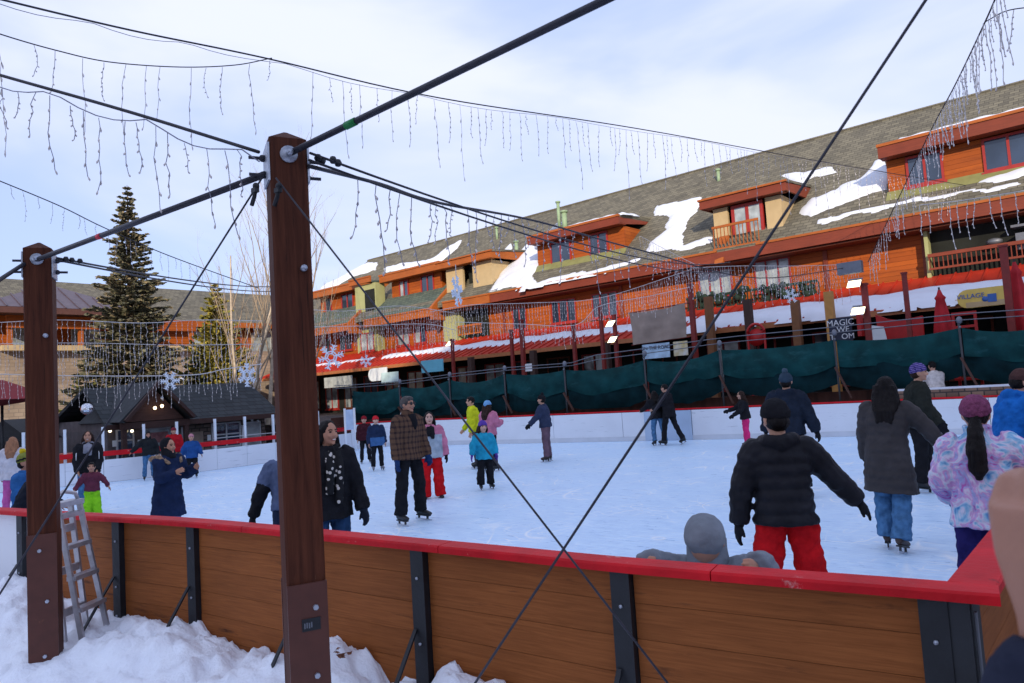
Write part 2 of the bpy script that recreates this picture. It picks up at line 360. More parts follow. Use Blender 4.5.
# ------------------------------------------------------------------ rink barriers
def poly_at(pts, s):
    """point and outward-left tangent at arc length s"""
    for a, b in zip(pts, pts[1:]):
        l = (b-a).length
        if s <= l: return a + (b-a)*(s/max(l, 1e-9)), (b-a).normalized()
        s -= l
    return pts[-1], (pts[-1]-pts[-2]).normalized()
def plen(pts): return sum((b-a).length for a, b in zip(pts, pts[1:]))
def s_near(pts, q):
    best = (1e9, 0); acc = 0
    for a, b in zip(pts, pts[1:]):
        d = b-a; l = d.length; t = max(0, min(1, (q-a).dot(d)/(l*l))); e = (a+d*t-q).length
        if e < best[0]: best = (e, acc+t*l)
        acc += l
    return best[1]
def strip(mb, pts, s0, s1, o0, o1, z0, z1, side, step=.25, mi=0):
    """bent box along a polyline between arc lengths, offsets o0..o1 to side"""
    n = max(1, int((s1-s0)/step+.99)); rings = []
    for i in range(n+1):
        p, t = poly_at(pts, s0+(s1-s0)*i/n); nrm = Vector((t.y, -t.x, 0))*side
        rings.append([p+nrm*o0+Vector((0, 0, z0)), p+nrm*o1+Vector((0, 0, z0)), p+nrm*o1+Vector((0, 0, z1)), p+nrm*o0+Vector((0, 0, z1))])
    mb.loft(rings, mi, smooth=False)
    return mb
def worn_cap(pts, s0, s1, side, parent, zt=CAP, w_=.145, th=.042):
    mb = MB(); n = max(2, int((s1-s0)/.06)); rings = []
    for i in range(n+1):
        p, t = poly_at(pts, s0+.003+(s1-s0-.006)*i/n); nrm = Vector((t.y, -t.x, 0))*side
        j = .004*nz3(p.x*3, p.y*3, zt); k = .003*nz3(p.x*9, p.y*9, 3+zt)
        pr = [(0, -th), (0, -.007), (.007, 0), (w_-.009+k, j*.4), (w_+k, -.010+j), (w_+j, -th)]
        rings.append([p+nrm*a+Vector((0, 0, zt+b)) for a, b in pr])
    mb.loft(rings, 0, smooth=False)
    return fixn(mb.obj('cap_rail', red_m, parent))
near = thing('rink_barrier', 'long near rink barrier of brown wood panels with worn red top rail and black posts', 'barrier', group='boards around the ice rink')
post_px = [(33, 509), (132, 514), (206, 518.5), (318, 528), (434, 539), (637, 557.5), (952, 581)]
S = [s_near(NEARC, (lambda p: Vector((p.x, p.y, 0)))(atz(x, y, CAP))) for x, y in post_px]
LT = plen(NEARC)
s_white = s_near(NEARC, (lambda p: Vector((p.x, p.y, 0)))(atz(45, 510, CAP)))
edges = [.1, 1.6, 3.0]
edges = [e for e in edges if e < S[0]-.5]
brk = [0.0] + edges + [s_white] + S[1:]
for i, (a, b) in enumerate(zip(brk, brk[1:])):
    if b <= s_white+.01:
        fixn(strip(MB(), NEARC, a+.004, b-.004, .05, .07, -.45, CAP-.044, 1).obj('panel', white_board, near))
    else:
        zs = [CAP-.044, .73, .56, .385, .215, .04, -.45]
        for z1, z0 in zip(zs, zs[1:]):
            fixn(strip(MB(), NEARC, a+.004, b-.004, .052, .070+random.uniform(0, .0025), z0+.0012, z1-.0012, 1).obj('plank', panel_m, near))
fixn(strip(MB(), NEARC, s_white, LT, .03, .05, -.45, CAP-.044, 1, mi=0).obj('backing', white_board, near))
cs = [0.] + [x for x in S if x > .5] + [LT]
cs = [0., S[0]-.4, S[1]+.35, (S[2]+S[3])/2, S[4]+.15, (S[5]+S[6])*.5-.25, LT]
NEARX = NEARC+[NC+(NEARC[-1]-NEARC[-3]).normalized()*.175]; cs[-1] = plen(NEARX)
for a, b in zip(cs, cs[1:]): worn_cap(NEARX, a, b, 1, near)
for i, s in enumerate(S):
    p, t = poly_at(NEARC, s-.05); nrm = Vector((t.y, -t.x, 0)); q = p+nrm*.11
    pm = MB()
    pm.obox(q+Vector((0, 0, .195)), t, nrm, Vector((0, 0, 1)), .05, .006, .69)
    pm.obox(q+nrm*-.03+t*-.044+Vector((0, 0, .195)), t, nrm, Vector((0, 0, 1)), .005, .03, .69)
    pm.obox(q+nrm*-.03+t*.044+Vector((0, 0, .195)), t, nrm, Vector((0, 0, 1)), .005, .03, .69)
    po = pm.obj('post', black_m, near)
    for z in (.72, .34, .1): MB().tube([q+nrm*.004+Vector((0, 0, z)), q+nrm*.014+Vector((0, 0, z))], .009, 8).obj('bolt', steel_m, po)
    if i < 6: MB().bar(q+nrm*.01-t*.03+Vector((0, 0, .42)), q+nrm*.52-t*.03+Vector((0, 0, -.28)), .026, .012).obj('brace', black_m, near)

right = thing('rink_barrier', 'right end rink barrier running away from the near corner with flat red top rail', 'barrier', group='boards around the ice rink')
RT = plen(RIGHTP); a = .0
for b in (1.35, 2.7, 5.1, 7.5, 9.9, 12.3, 14.7, RT):
    zs = [CAP-.044, .73, .56, .385, .215, .04, -.45]
    for z1, z0 in zip(zs, zs[1:]):
        fixn(strip(MB(), RIGHTP, a+.06 if a == 0 else a+.004, b-.004, .052, .070, z0+.0012, z1-.0012, 1).obj('plank', panel_m, right))
    fixn(strip(MB(), RIGHTP, a+.004, b-.004, .030, .05, 0.004, CAP-.056, 1).obj('backing', white_board, right))
    p, t = poly_at(RIGHTP, b); nrm = Vector((t.y, -t.x, 0))
    MB().obox(p+nrm*.10+Vector((0, 0, .195)), t, nrm, Vector((0, 0, 1)), .05, .03, .69).obj('post', black_m, right)
    worn_cap(RIGHTP, a+.001 if a else .004, b, 1, right, zt=CAP-.001, w_=.17)
    a = b
cpost = MB()
cpost.obox(NC+Vector((.035, -.095, .195)), Vector((1, 0, 0)), Vector((0, 1, 0)), Vector((0, 0, 1)), .055, .012, .69)
cpost.obox(NC+Vector((.085, -.02, .195)), Vector((1, 0, 0)), Vector((0, 1, 0)), Vector((0, 0, 1)), .012, .075, .69)
cpost.obox(NC+Vector((.10, -.06, .19)), Vector((1, 0, 0)), Vector((0, 1, 0)), Vector((0, 0, 1)), .005, .012, .65, 1)
cpost.obj('corner_post', [black_m, pipe_m], right)

far = thing('rink_barrier', 'long white far rink barrier with thin red top rail below the green tarps', 'barrier', group='boards around the ice rink')
gate_board = mat('bluish_gate_board', (.42, .52, .66), .45, .06, 2)
FT = plen(FARC); k = 0; a = 0.
gs0, gs1 = s_near(FARC, Vector((-11.25, 18.6, 0))), s_near(FARC, Vector((-9.85, 18.9, 0)))
cuts = sorted([0, FT] + [x for x in np.arange(2.2, FT-.6, 2.35) if abs(x-gs0) > .7 and abs(x-gs1) > .7] + [gs0, gs1])
for a, b in zip(cuts, cuts[1:]):
    is_gate = abs(a-min(gs0, gs1)) < .01
    fixn(strip(MB(), FARC, a+.006, b-.006, -.03 if is_gate else .0, .03, .004, CAP-.06, 1).obj('gate_panel' if is_gate else 'panel', gate_board if is_gate else white_board, far))
    worn_cap(FARC, a, b, 1, far, zt=CAP-.005, w_=.12)
fixn(strip(MB(), FARC, 0, FT, .032, .05, -.45, CAP-.07, 1).obj('backing', black_m, far))
kick_m = mat('kick_strip', (.60, .62, .66), .5, .06, 3)
fixn(strip(MB(), FARC, 0, FT, -.012, -.001, .002, .14, 1).obj('kick_strip', kick_m, far))

left = thing('rink_barrier', 'left end rink barrier with low white boards, red rail and clear screens on white posts', 'barrier', group='boards around the ice rink')
LL = plen(LEFTC)
clear_m = mat('clear_screen', (.9, .93, .95), .05, 0, spec=.5, trans=1.0)
clear_m.node_tree.nodes['Principled BSDF'].inputs['IOR'].default_value = 1.05
ls = [0] + [s_near(LEFTC, Vector((-20.8, y, 0))) for y in (13.6, 11.7, 10.75, 9.83, 8.77, 7.93, 6.91, 5.95, 4.93, 3.6)] + [LL]
for a, b in zip(ls, ls[1:]):
    fixn(strip(MB(), LEFTC, a+.004, b-.004, 0, .03, .004, .60, 1).obj('panel', white_board, left))
    fixn(strip(MB(), LEFTC, a, b, .0, .05, .70, .83, 1).obj('rail', red_m, left))
    fixn(strip(MB(), LEFTC, a+.03, b-.03, .055, .062, .62, 1.40, 1).obj('clear_screen', clear_m, left))
    p, t = poly_at(LEFTC, b); nrm = Vector((t.y, -t.x, 0))
    MB().obox(p+nrm*.085+Vector((0, 0, .5)), t, nrm, Vector((0, 0, 1)), .035, .025, .98).obj('post', whitesign_m, left)
fixn(strip(MB(), LEFTC, 0, LL, .032, .05, -.45, .60, 1).obj('backing', black_m, left))

# ------------------------------------------------------------------ snow in front of the near barrier
def snow_bank():
    n_s = 430; n_t = 120; V = []; T = [4.8*(j/n_t)**1.5 for j in range(n_t+1)]
    keyx = [(-400, 0.24), (0, 0.25), (60, 0.2), (80, 0.12), (118, 0.08), (150, 0.16), (185, 0.1), (215, 0.15), (262, 0.09), (300, 0.12), (345, 0.2), (380, 0.13), (418, 0.13), (447, 0.26), (470, 0.18), (492, 0.27), (512, 0.23), (530, 0.0), (600, -0.28), (1100, -0.42)]
    KS = [(s_near(NEARC, (lambda p: Vector((p.x, p.y, 0)))(atz(x, hor(x)+90+.139*max(x, -300), CAP))), z) for x, z in keyx]
    KS.sort(); ks = [k[0] for k in KS]; kz = [k[1] for k in KS]
    for i in range(n_s+1):
        s = LT*i/n_s
        p, t = poly_at(NEARC, s); nrm = Vector((t.y, -t.x, 0)); dz = float(np.interp(s, ks, kz))
        for tt in T:
            q = p+nrm*(.062+tt)
            if q.x > 1.4: q.x = 1.4+(q.x-1.4)*.2
            base = -.33 + (dz+.33)*math.exp(-(max(tt-.12, 0)/.95)**2) - .01*tt
            amp = .25+.75*math.exp(-(tt/1.3)**2)
            v1 = mnoise.voronoi(Vector((q.x*4.2, q.y*4.2, 1.3)))[0]
            v2 = mnoise.voronoi(Vector((q.x*11+3, q.y*11, 4.3)))[0]
            h = .13*nz3(q.x, q.y, .5, 1.7) + .06*nz3(q.x, q.y, 2.5, 4) + .095*amp*(v1[1]-v1[0]-.25) + .040*amp*(v2[1]-v2[0]-.2) + .020*nz3(q.x, q.y, 7, 20) + .010*nz3(q.x, q.y, 1, 45)
            if tt < .03: h -= .02
            V.append((q.x, q.y, max(base+h*(.45+.6*amp), GZ+.02)))
    W = n_t+1
    Fc = [(i*W+j, i*W+j+1, (i+1)*W+j+1, (i+1)*W+j) for i in range(n_s) for j in range(n_t)]
    return MB().add(V, Fc, 0, True).obj('snow_bank', snow_m)
fixn(tag(snow_bank(), 'lumpy shovelled snow heaped against the near rink barrier', None, None, 'stuff'))
lm = MB()
for (x, y, s) in ((342, 656, .03), (338, 650, .022), (349, 653, .016)):
    c = atd(x, y, 4.05)
    for k in range(5): lm.add([c+Vector((random.uniform(-s, s), random.uniform(-s, s), random.uniform(-s, s)*.7)) for _ in range(4)], [(0, 1, 2), (0, 2, 3)])
# ------------------------------------------------------------------ tarps on the far fence
fence = thing('tarp_fence', 'tall fence of dark green tarps tied to leaning posts behind the far rink barrier', 'fence')
def off(pts, d):
    out = []
    for i, p in enumerate(pts):
        t = (pts[min(i+1, len(pts)-1)]-pts[max(i-1, 0)]).normalized(); out.append(p+Vector((t.y, -t.x, 0))*d)
    return out
FO = off(FARC, .75)
fpx = [(1060, 322), (960, 328), (835, 340), (720, 350), (645, 360), (565, 370), (505, 374), (450, 380), (400, 387), (352, 391)]
def on_curve(pts, x, y):
    d = ray(x, y); best = None; acc = 0
    for a, b in zip(pts, pts[1:]):
        e = b-a; den = d.x*e.y-d.y*e.x
        if abs(den) > 1e-9:
            t = (a.x*e.y-a.y*e.x)/den; u = (a.x*d.y-a.y*d.x)/den
            if t > 0 and -.02 <= u <= 1.02:
                pt = CP+d*t
                if best is None or t > best[0]: best = (t, acc+u*e.length, pt.z)
        acc += e.length
    return best
fpos = []
for x, y in fpx:
    r = on_curve(FO, x, y)
    if r: fpos.append((r[1], r[2]))
fpos.sort()
if fpos[0][0] > .4: fpos.insert(0, (0., fpos[0][1]))
if fpos[-1][0] < plen(FO)-.6: fpos.append((plen(FO), fpos[-1][1]))
for i, ((s0, z0), (s1, z1)) in enumerate(zip(fpos, fpos[1:])):
    for layer in (0, 1):
        W = 18; Hn = 10; vs = []
        sag = random.uniform(.10, .24)
        for a in range(W+1):
            u = a/W; p, t = poly_at(FO, s0+.035+(s1-s0-.07)*u); nrm = Vector((t.y, -t.x, 0))
            zt = z0+(z1-z0)*u; br = 4*u*(1-u)
            top = zt-(.06+.14*(i*37 % 10)/10)*br - (.16 if layer else 0); bot = (zt-.70-sag*br*1.3+.05*math.sin(u*9+i)) if layer == 0 else zt-1.22-.28*br*random.uniform(.8, 1)
            if layer == 1: bot = max(bot, 1.0)
            for b in range(Hn+1):
                v = b/Hn; z = top+(bot-top)*v
                d = .10*math.sin(math.pi*v)*br + .035*math.sin(u*14+v*5+i*2)*v + .03*nz3(u*4+i*7, v*3, layer*5) - (.10 if layer else 0)
                vs.append(p-nrm*d+Vector((0, 0, z)))
        fs = [(a*(Hn+1)+b, (a+1)*(Hn+1)+b, (a+1)*(Hn+1)+b+1, a*(Hn+1)+b+1) for a in range(W) for b in range(Hn)]
        MB().add(vs, fs, 0, True).obj('tarp' if layer == 0 else 'lower_tarp', tarp_m if layer == 0 else mat('dark_mesh_tarp', (.003, .020, .024), .8, .4, 3, .3, 8, spec=.1), fence)
    for u in (.0,):
        p, t = poly_at(FO, s0); nrm = Vector((t.y, -t.x, 0))
        po = MB().tube([p-nrm*.03+Vector((0, 0, .2)), p-nrm*.02+t*.02+Vector((0, 0, z0+.12))], .028, 8).obj('post', mat('dark_fence_post', (.05, .05, .055), .6), fence)
        mbk = MB(); mbk.ball(p+Vector((0, 0, z0+.20)), .075, .075, .10, 10, 6); mbk.ball(p-nrm*.10+Vector((0, 0, z0+.02)), .03, n=8, m=5); mbk.obj('post_cap', pipe_m, po)
        MB().bar(p-nrm*.12+t*.05+Vector((0, 0, z0-.75)), p-nrm*.2-t*.3+Vector((0, 0, .98)), .06, .05).obj('brace', mat('brown_brace', (.075, .03, .02), .7), fence)
for k, (o_, dz) in enumerate(((.35, .22), (.35, .38))):
    FO2 = off(FO, o_)
    pts = [p+Vector((0, 0, float(np.interp(s_near(FO, p), [f[0] for f in fpos], [f[1] for f in fpos]))+dz*(1 if p.x > -14 else .6))) for p in FO2]
    MB().tube(pts, .014, 6).obj('pipe_rail', pipe_m, fence)
# dark deck apron and stone planter behind the far barrier
deck_m = mat('dark_deck', (.045, .03, .026), .8, .4, 1.2)
FO3 = off(FARC, 1.5)
dk = [(p.x, p.y, GZ+.1) for p in FO3] + [(-52, 16.5, GZ+.1), (-52, 37, GZ+.1), (14, 37, GZ+.1), (14, 21.5, GZ+.1)]
struct(fixn(MB().prism(dk, (0, 0, 1.35)).obj('terrace_deck', deck_m)))
sk = mat('brown_skirt_boards', (.085, .03, .02), .75, .4, 2, st=(3, 3, .3))
skirt = tag(fixn(strip(MB(), FO3, 0, plen(FO3), -.06, -.02, GZ, 1.15, 1).obj('deck_skirting', sk)), 'dark brown boarded skirting of the terrace seen under the tarps', 'skirting')
pl = thing('stone_planter', 'low stone planter wall with bare stems behind the far barrier at the right', 'planter')
pv_m = brick_mat('planter_stone', (.26, .17, .12), (.15, .10, .075), (.06, .05, .045), 1, .26, .13, .015, 'xz', mottle=.4)
sA, sB = s_near(FARC, Vector((-5.0, 20.0, 0))), s_near(FARC, Vector((-.6, 21, 0)))
fixn(strip(MB(), FARC, min(sA, sB), max(sA, sB), .22, .5, GZ, 1.12, 1).obj('wall', pv_m, pl))
fixn(strip(MB(), FARC, min(sA, sB), max(sA, sB), .24, .48, 1.12, 1.17, 1).obj('snow_cover', snowr_m, pl))
# ------------------------------------------------------------------ main lodge
lodge = thing('timber_lodge', 'long orange timber lodge with shingled roof, dormers and patches of roof snow beyond the rink', 'building')
YE, ZE, YR, ZR = 27.9, 7.1, 36.0, 13.2
SL = (ZR-ZE)/(YR-YE)
def zroof(Y): return ZE+SL*(Y-YE)
XL, XRT, XM = -47., 9., -25.9
def roof_slab(x0, x1, m, nm='roof'):
    mb = MB()
    mb.prism([(x0, YE, ZE), (x0, YR, ZR), (x0, YR, ZR-.3), (x0, YE, ZE-.3)], (x1-x0, 0, 0))
    mb.prism([(x0, YR, ZR), (x0, 45, 7), (x0, 45, 6.7), (x0, YR, ZR-.3)], (x1-x0, 0, 0))
    return fixn(mb.obj(nm, m, lodge))
rf = roof_slab(XL, XRT, shingle_m)
fixn(MB().tube([(XL, YR, ZR+.0), (XRT, YR, ZR+.0)], .10, 6, smooth=False).obj('ridge_cap', shingle_m, rf))
# shingle butt lines near the ridge are in the material; bodies
wall = MB(); wall.box(XL+.4, XRT-.4, 29.0, 43.5, .85, 6.75); wall.obj('wall', orange_m, lodge)
gb = MB()
for x in (XL+.4, XRT-.4): gb.prism([(x, 29.0, 6.75), (x, 43.5, 6.75), (x, YR, ZR-.6)], (.05, 0, 0))
fixn(gb.obj('gable_wall', orange_side, lodge))
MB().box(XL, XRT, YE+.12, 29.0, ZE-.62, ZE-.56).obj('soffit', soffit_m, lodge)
def fascia(x0, x1, m, m2, y=YE, zt=ZE-.02, h=.52):
    MB().box(x0, x1, y-.03, y+.1, zt-h, zt-.09).obj('fascia', m, lodge)
    MB().box(x0, x1, y-.07, y+.1, zt-.088, zt).obj('drip_edge', m2, lodge)
for a, b in ((XM, -18.2), (-18.2, -12.75), (-11.05, -4.5), (-4.5, 2.0), (2.0, XRT)): fascia(a, b, fascia_red, fascia_or)
def window(x0, x1, z0, z1, y, panes=2, parent=lodge, glass=None, frame=redframe_m, proud=.06, fr=.08):
    w_ = MB(); w_.box(x0-.0, x1+.0, y-proud, y+.05, z0, z0+fr); w_.box(x0, x1, y-proud, y+.05, z1-fr, z1)
    n = panes; xs = [x0+(x1-x0)*i/n for i in range(n+1)]
    for i, x in enumerate(xs):
        a = x if i == 0 else x-fr/2; a = min(a, x1-fr); w_.box(a, a+fr, y-proud, y+.05, z0+fr+.001, z1-fr-.001)
    o = w_.obj('window', frame, parent)
    for i in range(n):
        ga = glass if glass is not None else random.choice([glass_m, glass_m, glass_l])
        MB().box(xs[i]+fr*.3, xs[i+1]-fr*.3, y-proud*.3, y+.03, z0+fr*.3, z1-fr*.3).obj('pane', ga, o)
    MB().box(x0-.08, x1+.08, y-proud-.05, y+.02, z0-.09, z0-.002).obj('sill', frame, o)
    return o
def dormer(x0, x1, zt, wins, fm, fm2, wm=orange_m, sm=orange_side, yw=29.4, ov=.6, fh=.46, roofm=shingle_m, side_ov=.35, slope=.10, zb=None):
    zb = zroof(yw)-.12 if zb is None else zb
    yf = yw-ov; zf = zt+fh
    yb = (zf-slope*yf-ZE+SL*YE)/(SL-slope)
    d = MB().box(x0, x1, yw, yw+.12, zb, zt).obj('dormer_wall', wm, lodge)
    ycr = YE+(zt-ZE)/SL
    for x in (x0, x1-.12):
        fixn(MB().prism([(x, yw+.12, zb), (x, yw+.12, zt), (x, ycr+.1, zt)], (.12, 0, 0)).obj('dormer_cheek', sm, d))
    r = MB(); r.prism([(x0-side_ov, yf, zf), (x0-side_ov, yb+.1, zf+slope*(yb+.1-yf)), (x0-side_ov, yb+.1, zf+slope*(yb+.1-yf)-.3), (x0-side_ov, yf, zf-.12)], (x1-x0+2*side_ov, 0, 0))
    fixn(r.obj('dormer_roof', roofm, d))
    fa = MB(); fa.box(x0-side_ov, x1+side_ov, yf-.05, yf+.06, zf-fh, zf-.1)
    fa.box(x0-side_ov, x1+side_ov, yf+.06, yw, zf-fh+.02, zf-fh+.10)
    fa.prism([(x1+side_ov-.06, yf+.06, zf-fh), (x1+side_ov-.06, yf+.06, zf-.1), (x1+side_ov-.06, yb, zf-.1+slope*(yb-yf)), (x1+side_ov-.06, yb-.5, zf-fh+slope*(yb-yf))], (.06, 0, 0))
    fa.prism([(x0-side_ov, yf+.06, zf-fh), (x0-side_ov, yf+.06, zf-.1), (x0-side_ov, yb, zf-.1+slope*(yb-yf)), (x0-side_ov, yb-.5, zf-fh+slope*(yb-yf))], (.06, 0, 0))
    fixn(fa.obj('fascia', fm, d))
    MB().box(x0-side_ov-.03, x1+side_ov+.03, yf-.09, yf+.06, zf-.098, zf+.01).obj('drip_edge', fm2, d)
    for (a, b, z0, z1, n, g_) in wins: window(a, b, z0, z1, yw, n, d, g_)
    return d, yf, zf, yb
# right long dormer
dR = dormer(-6.4, 5.0, 9.52, [(-5.75, -4.55, 8.34, 9.48, 2, glass_m), (-3.35, -1.1, 8.3, 9.48, 3, glass_m), (.4, 2.2, 8.3, 9.48, 2, None)], fascia_red, fascia_or, side_ov=.1, fh=.52)
# left wide dormer
dL = dormer(-23.6, -18.1, 9.42, [(-22.7, -21.35, 8.16, 9.38, 2, glass_m), (-20.2, -19.05, 8.16, 9.38, 2, glass_m)], fascia_red, fascia_or, side_ov=.12, fh=.46)
for x0, x1 in ((-6.45, 5.1), (-23.65, -18.0)):
    fixn(MB().prism([(x0, 29.0, zroof(29.0)+.01), (x0, 29.39, zroof(29.39)+.12), (x0, 29.39, zroof(29.39)+.01)], (x1-x0, 0, 0)).obj('flashing', flash_m, lodge))
# middle balcony dormer with cream walls
def balcony_dormer(x0, x1, zt, xw0, xw1, fm, wm, door=True, fh=.45, cap=shingle_m, zb=7.0):
    yw = 28.72; yf = 28.3
    d = MB().box(x0, xw0, yw, yw+.15, zb, zt).obj('dormer_wall', wm, lodge)
    MB().box(xw1, x1, yw, yw+.15, zb, zt).obj('dormer_wall', wm, d)
    for x in (x0, x1-.12): fixn(MB().prism([(x, yw+.15, zb), (x, yw+.15, zt), (x, YE+(zt-ZE)/SL+.1, zt)], (.12, 0, 0)).obj('dormer_cheek', wm, d))
    zf = zt+fh; yb = YE+(zf+.5-ZE)/SL
    r = MB(); e = .45
    pts = [(x0-e, yf, zf), (x1+e, yf, zf), (x1+e*.9, yb, zf+.35), (x0-e*.9, yb, zf+.35)]
    r.prism(pts, (0, 0, -.1)); fixn(r.obj('dormer_roof', cap, d))
    fa = MB(); fa.box(x0-e+.05, x1+e-.05, yf-.02, yf+.08, zt+.02, zf-.085)
    fa.prism([(x1+e-.13, yf+.08, zt+.02), (x1+e-.13, yf+.08, zf-.1), (x1+e-.13, yb, zf+.2), (x1+e-.13, yb-.3, zt+.1)], (.08, 0, 0))
    fa.prism([(x0-e+.05, yf+.08, zt+.02), (x0-e+.05, yf+.08, zf-.1), (x0-e+.05, yb, zf+.2), (x0-e+.05, yb-.3, zt+.1)], (.08, 0, 0))
    fa.box(x0-e+.2, x1+e-.2, yf+.08, yw+.1, zt+.03, zt+.1); fixn(fa.obj('fascia', fm, d))
    MB().box(x0-e, x1+e, yf-.09, yf+.05, zf-.083, zf-.005).obj('drip_edge', fascia_or, d)
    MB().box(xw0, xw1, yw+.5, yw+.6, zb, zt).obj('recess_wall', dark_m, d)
    MB().box(xw0, xw1, yw-.1, yw+.5, zb-.1, zb).obj('balcony_floor', fascia_red, d)
    return d
dM = balcony_dormer(-13.15, -10.2, 9.02, -12.5, -10.85, fascia_red, cream_m)
window(-12.35, -10.98, 7.1, 9.0, 28.80, 2, dM, glass_l, fr=.13)
rl = MB(); rl.box(-12.9, -10.9, 27.9, 27.97, 8.0, 8.1); rl.box(-12.9, -10.9, 27.9, 27.97, 7.1, 7.16)
for k in range(13): rl.box(-12.86+k*.16, -12.83+k*.16, 27.92, 27.95, 7.16, 8.0)
rl.obj('balcony_rail', fascia_or, dM)
MB().box(-13.0, -10.9, 27.86, 28.7, 6.55, 6.98).obj('balcony_base', fascia_red, dM)
tr = MB(); tr.prism([(-12.85, 27.75, 6.5), (-12.45, 27.7, 6.5), (-12.45, 28.5, 7.75), (-12.85, 28.5, 7.75)], (0, .2, 0)); fixn(tr.obj('end_board', fascia_or, dM))
# far left part: orange dormers with green skirts, yellow-green bays
fmL = fascia_or
for (x0, x1, wins) in ((-36.0, -31.2, [(-35.2, -34.3, 8.1, 9.25, 2, None), (-33.1, -31.9, 8.1, 9.25, 2, None)]), (-44.2, -39.2, [(-41.6, -40.2, 8.1, 9.25, 2, None), (-43.6, -42.8, 8.1, 9.25, 1, None)])):
    dormer(x0, x1, 9.25, wins, fascia_or, fascia_or, roofm=green_shingle, side_ov=.45, fh=.5)
    sk_ = MB(); sk_.prism([(x0-.7, YE-.35, ZE-.28), (x0-.7, 29.42, zroof(29.42)+.03), (x0-.7, 29.42, zroof(29.42)-.2), (x0-.7, YE-.35, ZE-.42)], (x1-x0+1.6, 0, 0))
    fixn(sk_.obj('skirt_roof', green_shingle, lodge))
    fascia(x0-.7, x1+.9, fascia_or, fascia_or, y=YE-.38, zt=ZE-.28, h=.50)
    en = MB(); en.prism([(x1+.9, YE-.45, ZE-1.0), (x1+.9, YE-.45, ZE-.25), (x1+.9, 28.9, zroof(28.9)+.25), (x1+.9, 28.9, ZE-1.0)], (.2, 0, 0)); fixn(en.obj('end_board', fascia_or, lodge))
dF = balcony_dormer(-30.1, -26.4, 9.1, -28.7, -27.9, fascia_or, cream_m)
fascia(-29.6, XM, fascia_or, fascia_or, y=YE-.05)
for (x0, x1) in ((-38.7, -36.5), (-30.3, -29.2)):
    b = MB().box(x0, x1, 28.45, 29.2, 4.2, 9.3 if x0 < -35 else 6.5).obj('render_bay', ygreen_m, lodge)
    MB().box(x0+.9*(x1-x0)*.55, x1-.1, 28.40, 28.5, 7.3, 8.9).obj('opening', dark_m, b) if x0 < -35 else None
fascia(-39.0, -36.7, fascia_or, fascia_or, y=28.2, zt=9.75, h=.4)
# second-floor windows and openings
for (a, b, z0, z1, n, gl) in ((-22.6, -21.0, 5.05, 6.25, 3, glass_m), (-20.0, -18.5, 5.05, 6.25, 3, glass_m), (-14.2, -12.65, 5.3, 6.45, 3, glass_l), (-11.65, -10.15, 5.2, 6.5, 3, glass_l), (-25.3, -24.3, 5.0, 6.2, 2, glass_m),
    (-35.2, -34.0, 5.0, 6.15, 2, glass_l), (-33.5, -32.4, 5.0, 6.15, 2, None), (-41.5, -40.0, 5.2, 6.3, 2, None), (-38.3, -36.9, 4.9, 6.1, 2, glass_l), (-1.4, -.2, 5.2, 6.4, 2, None), (-43.6, -42.6, 5.2, 6.3, 2, None), (-16.9, -15.6, 5.1, 6.2, 2, glass_m)):
    if a == -16.9: continue
    window(a, b, z0, z1, 28.45 if (a == -38.3) else 29.0, n, lodge, gl, fr=.06)
for (a, b) in ((-5.25, -.2), (-29.1, -27.1)):
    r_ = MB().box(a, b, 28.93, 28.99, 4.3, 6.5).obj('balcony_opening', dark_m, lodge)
    MB().box(a, a+.12, 28.5, 28.93, 4.3, 6.5).obj('jamb', ygreen_m, r_)
    q = MB(); q.box(a+.1, b, 28.3, 28.4, 5.5, 5.62); q.box(a+.1, b, 28.32, 28.38, 5.05, 5.12)
    for k in range(int((b-a)/.14)): q.box(a+.12+k*.14, a+.15+k*.14, 28.33, 28.37, 5.12, 5.5)
    q.obj('balcony_rail', fascia_red if a > -20 else fascia_or, r_)
    if a > -20:
        fu = MB(); fu.box(-2.6, -1.5, 28.5, 28.9, 5.35, 5.9); fu.box(-2.7, -1.4, 28.45, 28.95, 6.1, 6.18); fu.ball((-3.2, 28.6, 5.75), .25, .15, .12, 8, 5); fu.obj('balcony_furniture', pipe_m, r_)
# small dark balcony between the window bays
q = MB(); q.box(-14.5, -8.9, 28.2, 28.26, 5.2, 5.3); q.box(-14.5, -8.9, 28.2, 28.26, 4.7, 4.76); q.box(-14.5, -8.9, 28.26, 28.95, 4.60, 4.68)
for k in range(38): q.box(-14.45+k*.15, -14.41+k*.15, 28.21, 28.25, 4.76, 5.2)
for k in range(60): q.ball((random.uniform(-14.3, -9), random.uniform(28.1, 28.5), random.uniform(4.75, 5.35)), random.uniform(.08, .2), n=6, m=4)
q.obj('planted_balcony', mat('dark_evergreen', (.012, .028, .02), .9, .5, 5), lodge)
# corner boards
for x in (-26.0, -18.35, -8.85, -5.42): MB().box(x, x+.16, 28.93, 28.999, 4.3, 6.5).obj('corner_board', fascia_red, lodge)
